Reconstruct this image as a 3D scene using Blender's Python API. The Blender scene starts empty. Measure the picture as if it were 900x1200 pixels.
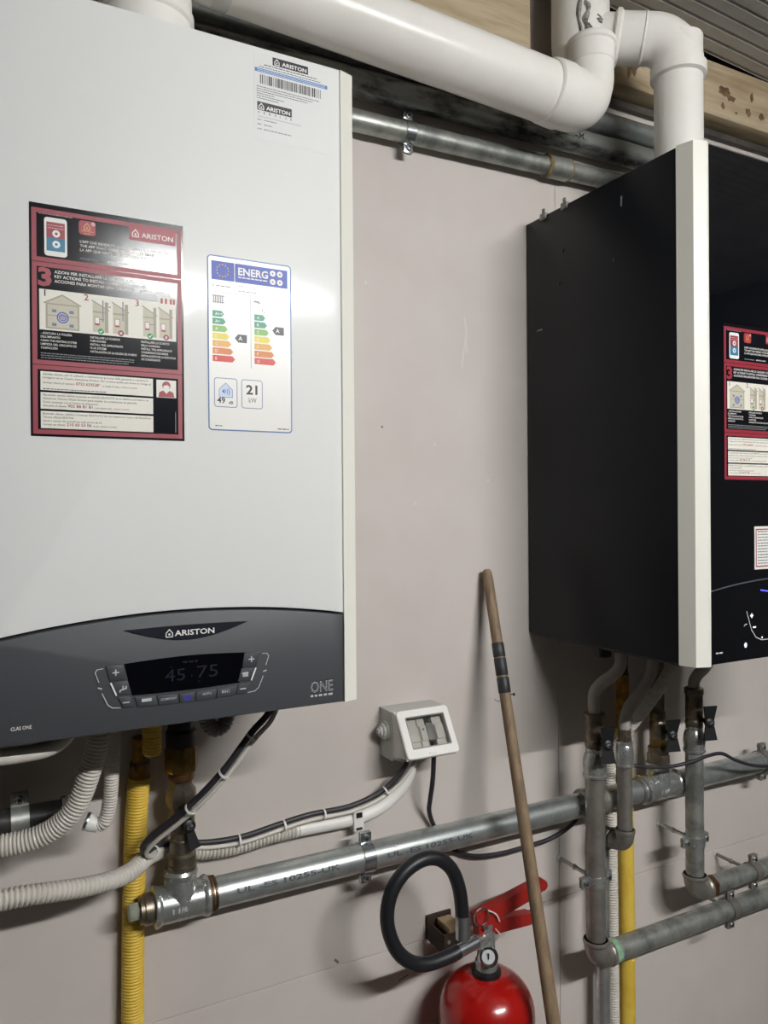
import bpy, bmesh, math, random
from math import sin, cos, pi, radians, sqrt
from mathutils import Vector, Matrix, Quaternion
random.seed(7)
SC = bpy.context.scene
COL = SC.collection

# ------------------------------------------------------------------ camera, world, light, exposure
def make_camera():
    yaw, pitch, roll = .4867, -.0033, -.0075
    fwd = Vector((sin(yaw)*cos(pitch), cos(yaw)*cos(pitch), sin(pitch)))
    right = Vector((cos(yaw), -sin(yaw), 0)); up = right.cross(fwd)
    r = right*cos(roll)+up*sin(roll); u = -right*sin(roll)+up*cos(roll)
    cd = bpy.data.cameras.new('camera'); co = bpy.data.objects.new('camera', cd); COL.objects.link(co)
    m = Matrix((r, u, -fwd)).transposed().to_4x4(); m.translation = Vector((0, -1.1347, 1.55))
    co.matrix_world = m
    cd.sensor_fit = 'VERTICAL'; cd.sensor_height = 36; cd.lens = 912.3/1200*36
    cd.clip_start = .02; cd.clip_end = 50
    SC.camera = co
make_camera()
W = bpy.data.worlds.new('world'); SC.world = W; W.use_nodes = True
W.node_tree.nodes['Background'].inputs[0].default_value = (.5, .6, .7, 1)
W.node_tree.nodes['Background'].inputs[1].default_value = .0
SC.view_settings.view_transform = 'Standard'; SC.view_settings.look = 'None'
SC.view_settings.gamma = 1; SC.view_settings.use_curve_mapping = False
SC.view_settings.exposure = 2.36
TUBE_STRENGTH = 120.0
TUBES = ((.44, 1.42, -2.05, 2.335),)       # the strip lamps' diffusers: x from, x to, y, z

# ------------------------------------------------------------------ materials
def lin(c):
    if isinstance(c, str):
        c = [int(c[i:i+2], 16)/255 for i in (0, 2, 4)]
        c = [x/12.92 if x <= .04045 else ((x+.055)/1.055)**2.4 for x in c]
    return (c[0], c[1], c[2], 1)
MATS = {}
def mat(name, col, rough=.5, metal=0., var=None, vscale=8., vmin=.4, vmax=.65, bump=0., bscale=200., stretch=(1, 1, 1), coat=0., spec=.5, rvar=0., detail=4):
    """Principled surface; var = second colour mixed in by a noise in object space."""
    m = bpy.data.materials.new(name); m.use_nodes = True; MATS[name] = m
    nt = m.node_tree; b = nt.nodes['Principled BSDF']
    b.inputs['Base Color'].default_value = lin(col); b.inputs['Roughness'].default_value = rough
    b.inputs['Metallic'].default_value = metal; b.inputs['Coat Weight'].default_value = coat
    b.inputs['Specular IOR Level'].default_value = spec
    m.diffuse_color = lin(col)
    if var or bump or rvar:
        tc = nt.nodes.new('ShaderNodeTexCoord'); mp = nt.nodes.new('ShaderNodeMapping')
        mp.inputs['Scale'].default_value = stretch
        nt.links.new(tc.outputs['Object'], mp.inputs['Vector'])
    if var or rvar:
        n = nt.nodes.new('ShaderNodeTexNoise'); n.inputs['Scale'].default_value = vscale; n.inputs['Detail'].default_value = detail
        n.inputs['Roughness'].default_value = .65
        nt.links.new(mp.outputs['Vector'], n.inputs['Vector'])
    if var:
        r = nt.nodes.new('ShaderNodeValToRGB')
        r.color_ramp.elements[0].position = vmin; r.color_ramp.elements[1].position = vmax
        r.color_ramp.elements[0].color = lin(col); r.color_ramp.elements[1].color = lin(var)
        nt.links.new(n.outputs['Fac'], r.inputs['Fac']); nt.links.new(r.outputs['Color'], b.inputs['Base Color'])
    if rvar:
        mr = nt.nodes.new('ShaderNodeMapRange'); mr.inputs['From Min'].default_value = .3; mr.inputs['From Max'].default_value = .7
        mr.inputs['To Min'].default_value = max(0, rough-rvar); mr.inputs['To Max'].default_value = rough+rvar
        nt.links.new(n.outputs['Fac'], mr.inputs['Value']); nt.links.new(mr.outputs['Result'], b.inputs['Roughness'])
    if bump:
        n2 = nt.nodes.new('ShaderNodeTexNoise'); n2.inputs['Scale'].default_value = bscale; n2.inputs['Detail'].default_value = 3
        bp = nt.nodes.new('ShaderNodeBump'); bp.inputs['Strength'].default_value = bump; bp.inputs['Distance'].default_value = .002
        nt.links.new(mp.outputs['Vector'], n2.inputs['Vector']); nt.links.new(n2.outputs['Fac'], bp.inputs['Height'])
        nt.links.new(bp.outputs['Normal'], b.inputs['Normal'])
    return m
def emis(name, col, strength):
    m = mat(name, col, .4); b = m.node_tree.nodes['Principled BSDF']
    b.inputs['Emission Color'].default_value = lin(col); b.inputs['Emission Strength'].default_value = strength
    return m
mat('wall_paint', 'd3cbc5', .5, var='cac2bb', vscale=2.2, bump=.12, bscale=55)
mat('room_paint', '474543', .7, var='3e3c3a', vscale=3)
mat('floor_concrete', '5a5651', .8, var='4c4844', vscale=6, bump=.3, bscale=60)
mat('ceiling_metal', 'cfceca', .5, 0, var='bdbcb8', vscale=9)
mat('enamel_white', 'edeeec', .4, spec=.15, bump=.02, bscale=420, coat=.7)
MATS['enamel_white'].node_tree.nodes['Principled BSDF'].inputs['Coat Roughness'].default_value = .12
mat('frame_white', 'e8e7dc', .4)
mat('panel_grey', '43464a', .5, bump=.05, bscale=700)
mat('dark_plastic', '1b1c20', .4)
mat('badge_dark', '23262e', .25)
mat('button_grey', '3f4246', .45)
mat('lcd_black', '06070c', .12)
mat('case_dark', '15181e', .34, var='12151a', vscale=3, rvar=.05, spec=.2)
mat('glass_black', '07090e', .07, coat=.5)
mat('case_under', '2a2a2c', .6)
mat('pvc', 'f8f5ef', .28, var='f1eee6', vscale=5, bump=.02, bscale=30)
mat('putty', 'a3a29e', .55, var='55554f', vscale=70)
mat('galv', 'ccd2d0', .36, .8, var='a4abaa', vscale=26, vmin=.38, vmax=.68, rvar=.1, detail=6)
mat('galv_old', 'bdbfb9', .42, .7, var='868a85', vscale=18, vmin=.4, vmax=.62, rvar=.1, detail=6)
mat('galv_stain', '9b9d99', .45, .6, var='3c3c38', vscale=9, vmin=.45, vmax=.6, rvar=.1, stretch=(1, 3, 3), detail=6)
mat('galv_dull', 'a39e97', .42, .65, var='88837c', vscale=22, rvar=.08)
mat('black_pipe', '2e2e2f', .45, .4, var='45443f', vscale=25)
mat('fitting', 'c0c3c0', .3, .75, var='a2a5a2', vscale=40, rvar=.08)
mat('valve_nickel', '8f8576', .4, .85, var='6f6658', vscale=45, rvar=.08)
mat('brass', 'a98a4a', .35, .9, var='7d6535', vscale=30, rvar=.08)
mat('copper_dull', '7a5a3c', .45, .8, var='544030', vscale=30)
mat('hemp', '8c7a52', .9, var='6a5b3c', vscale=90)
mat('plug_pale', 'b4b9a6', .5, .3, var='969c88', vscale=60)
mat('paste_green', '9cc0a0', .6, var='7fa086', vscale=60)
mat('zinc', 'c3c8cb', .25, .95)
mat('hose_white', 'd6d1c8', .45, var='cac4ba', vscale=20)
mat('hose_grey', '9b9794', .5, var='8a8683', vscale=20)
mat('insul', 'b3aca6', .7, var='a29b95', vscale=25)
mat('yellow', 'eac956', .5, var='deb943', vscale=18)
mat('yellow_dirty', 'a8790f', .5, var='6d4c0c', vscale=70)
mat('cable_black', '302e33', .45)
mat('cable_white', 'd9d4cb', .45)
mat('handle_black', '17181a', .45)
mat('plastic_white', 'eceae5', .38)
mat('plastic_grey', 'bcbcb8', .45)
mat('breaker_white', 'e9e6df', .4)
mat('breaker_grey', '93918e', .4)
mat('ext_red', 'ab1611', .22, coat=.5)
mat('lever_red', '9e241f', .38)
mat('rubber', '1d1f23', .42, bump=.05, bscale=300)
mat('bracket_brown', '3c2e25', .6, .3, var='2a211b', vscale=40)
mat('wood_pale', 'a08a68', .8)
mat('wood_stick', '8f795e', .6, var='75614a', vscale=14, stretch=(6, 6, .5), bump=.15, bscale=90)
mat('tape_black', '26272a', .5, var='35363a', vscale=60)
mat('beam_wood', 'c2b295', .8, var='a08b6c', vscale=9, stretch=(.5, 3, 5), bump=.2, bscale=60, vmin=.38, vmax=.7)
mat('beam_stain', '5a4634', .85, var='86694a', vscale=40)
mat('batten_dark', '56504a', .7, var='413c38', vscale=14)
mat('ink_white', 'eceae6', .45); mat('ink_black', '1d1e22', .45); mat('ink_navy', '20232c', .35)
mat('ink_red', 'a02c3c', .4); mat('ink_crimson', '96303e', .4); mat('ink_grey', '8c8d90', .45); mat('ink_paper', 'e6e3d8', .4)
mat('ink_beige', 'c6c1ac', .45); mat('ink_beige_dark', 'a49e8a', .45); mat('ink_blue', '3c58b8', .45); mat('ink_lilac', '7f86cf', .4)
mat('ink_skyblue', '4f86c9', .45); mat('ink_teal', '2b7a9a', .45); mat('ink_green', '1f9a55', .45); mat('ink_lightgreen', '8fc06a', .45)
mat('ink_emerald', '55a58a', .45); mat('ink_yellow', 'ecdc5a', .45); mat('ink_amber', 'eab25a', .45); mat('ink_orange', 'e08a4c', .45)
mat('ink_scarlet', 'dd4a3f', .45); mat('ink_pale', 'c9d6ea', .45); mat('ink_frame_blue', '3f6ea8', .45); mat('ink_steel', '6a7fa8', .45)
mat('ink_pink', 'd9a9a8', .45); mat('ink_silver', 'c9cbcc', .35); mat('ink_gold', 'd6a45a', .45); mat('ink_darkgrey', '55585e', .45)
mat('sticker_white', 'ecebe6', .3); mat('sticker_black', '12141b', .15, spec=.4); mat('sticker_clear', 'e5e4e0', .25)
mat('chrome', 'd5d8da', .12, 1.)
mat('marks', 'd8d2cc', .6); mat('marks_dark', '7c746e', .7)
mat('lamp_body', 'e4e4e2', .5)
emis('lamp_tube', (1., .995, .985), TUBE_STRENGTH)
emis('lcd_blue', '0a0f22', .006); emis('led_violet', '2a22a0', .12); emis('led_blue', '3a3cff', 1.0); emis('icon_white', 'eef2ff', .1)
def clear_lid():
    m = bpy.data.materials.new('clear_lid'); m.use_nodes = True; nt = m.node_tree
    for n in list(nt.nodes): nt.nodes.remove(n)
    o = nt.nodes.new('ShaderNodeOutputMaterial'); mx = nt.nodes.new('ShaderNodeMixShader')
    t = nt.nodes.new('ShaderNodeBsdfTransparent'); t.inputs[0].default_value = (.9, .9, .89, 1)
    g = nt.nodes.new('ShaderNodeBsdfGlossy'); g.inputs['Roughness'].default_value = .12
    mx.inputs[0].default_value = .1
    nt.links.new(t.outputs[0], mx.inputs[1]); nt.links.new(g.outputs[0], mx.inputs[2]); nt.links.new(mx.outputs[0], o.inputs[0])
    MATS['clear_lid'] = m
clear_lid()

# ------------------------------------------------------------------ mesh helpers
class MB:
    def __init__(s): s.v = []; s.f = []; s.mi = []; s.mats = []
    def m(s, name):
        if name not in s.mats: s.mats.append(name)
        return s.mats.index(name)
    def add(s, vs, fs, mt):
        o = len(s.v); k = s.m(mt); s.v += [tuple(v) for v in vs]
        for f in fs: s.f.append(tuple(i+o for i in f)); s.mi.append(k)
        return s
    def box(s, a, b, mt, bev=0.):
        a = [min(a[i], b[i]) for i in range(3)]
        x0, y0, z0 = a; x1, y1, z1 = b
        if bev <= 0:
            vs = [(x0, y0, z0), (x1, y0, z0), (x1, y1, z0), (x0, y1, z0), (x0, y0, z1), (x1, y0, z1), (x1, y1, z1), (x0, y1, z1)]
            return s.add(vs, [(0, 3, 2, 1), (4, 5, 6, 7), (0, 1, 5, 4), (1, 2, 6, 5), (2, 3, 7, 6), (3, 0, 4, 7)], mt)
        bm = bmesh.new(); bmesh.ops.create_cube(bm, size=1)
        for v in bm.verts: v.co = Vector(((x0+x1)/2+v.co.x*(x1-x0), (y0+y1)/2+v.co.y*(y1-y0), (z0+z1)/2+v.co.z*(z1-z0)))
        bmesh.ops.bevel(bm, geom=bm.edges[:], offset=bev, segments=2, affect='EDGES', profile=.5)
        s.add([v.co[:] for v in bm.verts], [[v.index for v in f.verts] for f in bm.faces], mt); bm.free(); return s
    def obox(s, c, ax, half, mt, bev=0.):
        """box at c with axes ax (three vectors) and half sizes"""
        t = MB(); t.box([-h for h in half], list(half), mt, bev)
        A = [Vector(a).normalized() for a in ax]; c = Vector(c)
        return s.add([c+A[0]*v[0]+A[1]*v[1]+A[2]*v[2] for v in t.v], t.f, mt)
    def lathe(s, prof, org, axis, mt, n=24, caps=True):
        q = Vector((0, 0, 1)).rotation_difference(Vector(axis).normalized()); org = Vector(org)
        vs = []; fs = []
        for r, h in prof:
            for i in range(n):
                a = 2*pi*i/n; vs.append(org+q @ Vector((r*cos(a), r*sin(a), h)))
        for j in range(len(prof)-1):
            for i in range(n):
                k = (i+1) % n; fs.append((j*n+i, j*n+k, (j+1)*n+k, (j+1)*n+i))
        if caps:
            if prof[0][0] > 1e-5: fs.append(tuple(reversed(range(n))))
            if prof[-1][0] > 1e-5: fs.append(tuple(range((len(prof)-1)*n, len(prof)*n)))
        return s.add(vs, fs, mt)
    def tube(s, pts, rad, mt, n=14, caps=True):
        pts = [Vector(p) for p in pts]; rs = rad if isinstance(rad, (list, tuple)) else [rad]*len(pts)
        tg = []
        for i in range(len(pts)):
            d = pts[min(i+1, len(pts)-1)]-pts[max(i-1, 0)]
            tg.append(d.normalized() if d.length > 1e-9 else (tg[-1] if tg else Vector((0, 0, 1))))
        u = tg[0].orthogonal().normalized(); vs = []; fs = []
        for i, p in enumerate(pts):
            if i: u = (tg[i-1].rotation_difference(tg[i]) @ u)
            u = (u-tg[i]*u.dot(tg[i])).normalized(); w = tg[i].cross(u)
            for k in range(n):
                a = 2*pi*k/n; vs.append(p+(u*cos(a)+w*sin(a))*rs[i])
        for j in range(len(pts)-1):
            for i in range(n):
                k = (i+1) % n; fs.append((j*n+i, j*n+k, (j+1)*n+k, (j+1)*n+i))
        if caps: fs += [tuple(reversed(range(n))), tuple(range((len(pts)-1)*n, len(pts)*n))]
        return s.add(vs, fs, mt)
    def prism(s, poly, y0, y1, mt, bev=0.):
        """polygon in x,z extruded along y (y0 front, y1 back); optional front bevel"""
        bm = bmesh.new(); vs = [bm.verts.new((x, y0, z)) for x, z in poly]; f = bm.faces.new(vs)
        r = bmesh.ops.extrude_face_region(bm, geom=[f])
        for e in r['geom']:
            if isinstance(e, bmesh.types.BMVert): e.co.y = y1
        bmesh.ops.recalc_face_normals(bm, faces=bm.faces[:])
        if bev:
            ed = [e for e in bm.edges if all(abs(v.co.y-y0) < 1e-7 for v in e.verts)]
            bmesh.ops.bevel(bm, geom=ed, offset=bev, segments=2, affect='EDGES', profile=.5)
        bm.verts.index_update()
        s.add([v.co[:] for v in bm.verts], [[v.index for v in f.verts] for f in bm.faces], mt); bm.free(); return s
    def zprism(s, poly, z0, z1, mt):
        n = len(poly); vs = [(x, y, z0) for x, y in poly]+[(x, y, z1) for x, y in poly]
        fs = [tuple(range(n)), tuple(reversed(range(n, 2*n)))]+[(i, (i+1) % n+0, (i+1) % n+n, i+n) for i in range(n)]
        return s.add(vs, fs, mt)
    def build(s, name, parent=None, smooth=35):
        me = bpy.data.meshes.new(name); me.from_pydata(s.v, [], s.f)
        for k in s.mats: me.materials.append(MATS[k])
        if len(s.mats) > 1: me.polygons.foreach_set('material_index', s.mi)
        if smooth:
            bm = bmesh.new(); bm.from_mesh(me); bmesh.ops.recalc_face_normals(bm, faces=bm.faces[:]); bm.to_mesh(me); bm.free()
            me.polygons.foreach_set('use_smooth', [True]*len(me.polygons)); me.set_sharp_from_angle(angle=radians(smooth))
        me.update()
        o = bpy.data.objects.new(name, me); COL.objects.link(o)
        if parent is not None: child(o, parent)
        return o
def world(o):
    m = Matrix.Translation(o.location)
    return m if o.parent is None else world(o.parent) @ o.matrix_parent_inverse @ m
def child(o, p):
    o.parent = p; o.matrix_parent_inverse = world(p).inverted()
def thing(name, label, cat, loc, group=None):
    o = bpy.data.objects.new(name, None); COL.objects.link(o); o.location = loc; o.empty_display_size = .05
    o['label'] = label; o['category'] = cat
    if group: o['group'] = group
    return o
def tag(o, label, cat, group=None):
    o['label'] = label; o['category'] = cat
    if group: o['group'] = group
    return o
def lab(o, text): o['label'] = text; return o
def spline(pts, step=.004):
    """Catmull-Rom through pts, resampled at an even step"""
    P = [Vector(p) for p in pts]; P = [P[0]*2-P[1]]+P+[P[-1]*2-P[-2]]; out = []
    for i in range(1, len(P)-2):
        a, b, c, d = P[i-1:i+3]; n = max(4, int((c-b).length/step*2))
        for k in range(n):
            t = k/n
            out.append(.5*((2*b)+(c-a)*t+(2*a-5*b+4*c-d)*t*t+(3*b-a-3*c+d)*t**3))
    out.append(P[-2])
    L = [0]
    for i in range(1, len(out)): L.append(L[-1]+(out[i]-out[i-1]).length)
    n = max(2, int(round(L[-1]/step))); res = []; j = 0
    for k in range(n+1):
        s = L[-1]*k/n
        while j < len(L)-2 and L[j+1] < s: j += 1
        t = (s-L[j])/max(1e-9, L[j+1]-L[j]); res.append(out[j].lerp(out[j+1], min(1, t)))
    return res
def hose(mb, pts, r, mt, pitch=.0042, depth=.20, n=14):
    """corrugated conduit: rounded ribs and narrow grooves"""
    path = spline(pts, pitch/4); rs = [r*(1-depth*(1, .12, 0, .12)[i % 4]) for i in range(len(path))]
    return mb.tube(path, rs, mt, n)
def arc_bend(c, a, b, R, n=10):
    """quarter bend round corner point c, coming from direction -a to leaving direction b"""
    a = Vector(a).normalized(); b = Vector(b).normalized(); c = Vector(c); o = c-a*R+b*R
    return [o+(-b*cos(t)+a*sin(t))*R for t in [pi/2*i/n for i in range(n+1)]]

# ------------------------------------------------------------------ flat print (stickers, lettering)
_tx = {}
def text2d(s, bold):
    k = (s, bold)
    if k not in _tx:
        cu = bpy.data.curves.new('t', 'FONT'); cu.body = s; cu.size = 1; cu.resolution_u = 2; cu.fill_mode = 'FRONT'; cu.offset = bold
        ob = bpy.data.objects.new('t', cu); me = bpy.data.meshes.new_from_object(ob)
        vs = [(v.co.x, v.co.y) for v in me.vertices]; fs = [tuple(p.vertices) for p in me.polygons]
        bpy.data.objects.remove(ob); bpy.data.meshes.remove(me); bpy.data.curves.remove(cu)
        _tx[k] = (vs, fs)
    return _tx[k]
class Print:
    """flat ink on a plane facing -y: u to the right, v downwards, in metres from (x0, z0)"""
    def __init__(s, x0, z0, y): s.x0, s.z0, s.y = x0, z0, y; s.mb = MB(); s.l = 0
    def P(s, u, v): return (s.x0+u, s.y-s.l*.000003, s.z0-v)
    def poly(s, pts, mt): s.l += 1; s.mb.add([s.P(*p) for p in pts], [tuple(range(len(pts)))], mt); return s
    def rect(s, u0, v0, u1, v1, mt): return s.poly([(u0, v0), (u0, v1), (u1, v1), (u1, v0)], mt)
    def rrect(s, u0, v0, u1, v1, r, mt):
        pts = []
        for cx, cy, a0 in ((u1-r, v0+r, -90), (u1-r, v1-r, 0), (u0+r, v1-r, 90), (u0+r, v0+r, 180)):
            for k in range(5):
                a = radians(a0+22.5*k); pts.append((cx+r*cos(a), cy+r*sin(a)))
        return s.poly(pts, mt)
    def circ(s, u, v, r, mt, n=18, ry=None): return s.poly([(u+r*cos(2*pi*i/n), v+(ry or r)*sin(2*pi*i/n)) for i in range(n)], mt)
    def stroke(s, pts, w, mt, closed=False):
        s.l += 1; n = len(pts); pts = [Vector(p) for p in pts]; L = []; R = []
        for i in range(n):
            a = pts[(i-1) % n] if (closed or i) else pts[i]; b = pts[(i+1) % n] if (closed or i < n-1) else pts[i]
            d1 = (pts[i]-a); d2 = (b-pts[i]); d1 = d1.normalized() if d1.length > 1e-9 else d2.normalized(); d2 = d2.normalized() if d2.length > 1e-9 else d1
            t = (d1+d2); t = t.normalized() if t.length > 1e-6 else d1
            nn = Vector((-t.y, t.x)); k = w/2/max(.5, nn.dot(Vector((-d1.y, d1.x)))); L.append(pts[i]+nn*k); R.append(pts[i]-nn*k)
        vs = [s.P(*p) for p in L+R]; fs = []
        for i in range(n if closed else n-1): j = (i+1) % n; fs.append((i, j, n+j, n+i))
        s.mb.add(vs, fs, mt); return s
    def frame(s, u0, v0, u1, v1, w, mt): return s.stroke([(u0, v0), (u1, v0), (u1, v1), (u0, v1)], w, mt, True)
    def text(s, t, u, v, h, mt, w=None, bold=0., align='l', rot=0.):
        """cap height h, baseline at v, optional fitted width w"""
        vs, fs = text2d(t, bold)
        if not vs: return s
        s.l += 1; x0 = min(p[0] for p in vs); x1 = max(p[0] for p in vs); k = h/.69
        kx = w/(x1-x0) if w else k; wd = (x1-x0)*kx; o = {'l': 0, 'c': -wd/2, 'r': -wd}[align]; c, sn = cos(rot), sin(rot)
        def M(p):
            a = (p[0]-x0)*kx+o; b = -p[1]*k
            return s.P(u+a*c-b*sn, v+a*sn+b*c)
        s.mb.add([M(p) for p in vs], fs, mt); return s
    def dashes(s, u0, v, u1, h, mt):
        """print too small to read: broken strokes"""
        u = u0; s.l += 1
        while u < u1:
            w = random.uniform(1.2, 4.5)*h; e = min(u1, u+w)
            s.mb.add([s.P(u, v-h), s.P(u, v), s.P(e, v), s.P(e, v-h)], [(0, 1, 2, 3)], mt); u = e+h*.7
        return s
    def build(s, name, parent):
        o = s.mb.build(name, parent, smooth=0); o['kind'] = 'stuff'; return o
def house_logo(p, u, v, h, mt, w=.12):
    """house outline with a drop inside; (u, v) bottom left, height h"""
    W = h*.86
    p.stroke([(u, v-h*.5), (u+W/2, v-h), (u+W, v-h*.5), (u+W, v), (u, v)], h*w, mt, True)
    p.circ(u+W/2, v-h*.34, h*.15, mt, 10)

# ------------------------------------------------------------------ the setting
def structure(o): o['kind'] = 'structure'; return o
def room():
    w = structure(MB().box((-2.6, .012, 0), (2.6, .12, 2.84), 'wall_paint').build('wall_back', None, 0))
    for x0, x1 in ((-2.6, .9658), (.9667, 2.6)):
        for z0, z1 in ((0, .8205), (.8215, 2.82)):
            MB().box((x0, 0, z0), (x1, .012, z1), 'wall_paint', .0008).build('wall_panel', w, 0)
    # chips, scratches and filled holes in the paint, thin as paint
    mk = MB()
    p = Print(0, 0, -.0002); p.mb = mk
    p.stroke([(.762, -1.885), (.7655, -1.862), (.7645, -1.842), (.767, -1.822)], .004, 'marks')
    p.stroke([(.764, -1.845), (.759, -1.818), (.7555, -1.795)], .0035, 'marks')
    p.circ(.598, -1.686, .0022, 'marks_dark', 8); p.circ(.70, -1.66, .003, 'marks', 8); p.circ(.66, -1.56, .0035, 'marks', 9)
    p.stroke([(.82, -1.21), (.829, -1.205), (.838, -1.209)], .0016, 'marks_dark'); p.circ(.81, -1.60, .003, 'marks', 8)
    p.stroke([(.505, -.833), (.512, -.826)], .004, 'marks_dark'); p.circ(.57, -1.92, .0028, 'marks', 8)
    p.stroke([(.62, -.765), (.64, -.77)], .0022, 'marks_dark')
    mk.build('paint_chip', w, 0)['kind'] = 'stuff'
    structure(MB().box((-2.6, -5.6, -.08), (2.6, .12, 0), 'floor_concrete').build('floor', None, 0))
    structure(MB().box((-2.72, -5.6, 0), (-2.6, .12, 2.84), 'room_paint').build('wall_left', None, 0))
    structure(MB().box((2.6, -5.6, 0), (2.72, .12, 2.84), 'room_paint').build('wall_right', None, 0))
    structure(MB().box((-2.72, -5.72, 0), (2.72, -5.6, 2.84), 'room_paint').build('wall_front', None, 0))
    # ribbed metal ceiling sheet, falling slightly to the right
    zc = lambda x: 2.463-.058*(x-1.28)
    prof = []; y = -.058
    while y > -5.6:
        prof += [(y, 0), (y-.004, .0035), (y-.008, 0)]; y -= .030
    prof.append((-5.6, 0))
    vs = []; fs = []
    for x in (-2.6, 2.6):
        for yy, dz in prof: vs.append((x, yy, zc(x)+dz))
        for yy, dz in ((-5.6, .03), (-.058, .03)): vs.append((x, yy, zc(x)+dz))
    n = len(prof)+2
    for i in range(n): j = (i+1) % n; fs.append((i, j, n+j, n+i))
    structure(MB().add(vs, fs, 'ceiling_metal').build('ceiling', None, 20))
    # roof void closed above the wall
    structure(MB().add([(-2.72, .12, zc(-2.6)+.035), (2.72, .12, zc(2.6)+.035), (2.72, -5.72, zc(2.6)+.035), (-2.72, -5.72, zc(-2.6)+.035),
                        (-2.72, .12, 2.90), (2.72, .12, 2.90), (2.72, -5.72, 2.90), (-2.72, -5.72, 2.90)],
                       [(0, 1, 2, 3), (4, 7, 6, 5), (0, 4, 5, 1), (1, 5, 6, 2), (2, 6, 7, 3), (3, 7, 4, 0)], 'batten_dark').build('roof', None, 0))
room()

def beams():
    b = MB().box((-1.59, -.055, 2.347), (.868, -.001, 2.452), 'beam_wood', .003).build('timber_beam', None, 30)
    tag(b, 'pale timber beam behind the white flue, left of the gap', 'beam')
    b = MB().box((.990, -.055, 2.343), (2.59, -.001, 2.452), 'beam_wood', .003).build('timber_beam', None, 30)
    tag(b, 'pale timber beam with dark stains over the black boiler', 'beam')
    p = Print(0, 0, -.0553)
    for cx, cz, rx, rz in ((1.365, 2.398, .022, .012), (1.385, 2.389, .014, .007), (1.45, 2.405, .006, .012), (1.36, 2.368, .005, .008), (1.437, 2.372, .009, .009), (1.48, 2.372, .008, .008), (1.40, 2.362, .004, .003), (1.115, 2.40, .012, .03), (1.10, 2.375, .006, .02), (1.52, 2.40, .006, .014)):
        p.l += 1
        pts = []
        for i in range(12):
            a = 2*pi*i/12; k = random.uniform(.65, 1.25); pts.append(p.P(cx+rx*k*cos(a), -(cz+rz*k*sin(a))))
        p.mb.add(pts, [tuple(range(12))], 'beam_stain')
    p.build('stain', b)
    t = MB().box((-1.59, -.014, 2.328), (2.59, -.001, 2.342), 'batten_dark', .001).build('wall_batten', None, 30)
    tag(t, 'thin dark batten running under the timber beams', 'batten')
beams()

def ceiling_lamp(x0, x1, y, z, label):
    t = thing('strip_lamp', label, 'lamp', ((x0+x1)/2, y, z+.06))
    zt = 2.463-.058*(x1-1.28)
    MB().box((x0-.03, y-.03, z), (x1+.03, y+.03, zt), 'lamp_body', .004).build('lamp_housing', t, 30)
    for x in (x0-.016, x1+.001): MB().box((x, y-.015, z-.017), (x+.015, y+.015, z), 'lamp_body').build('end_cap', t, 30)
    MB().lathe([(.014, 0), (.014, x1-x0)], (x0, y, z), (1, 0, 0), 'lamp_tube', 16).build('diffuser', t, 60)
ceiling_lamp(*TUBES[0], 'white strip lamp under the ceiling behind the viewpoint')

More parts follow.
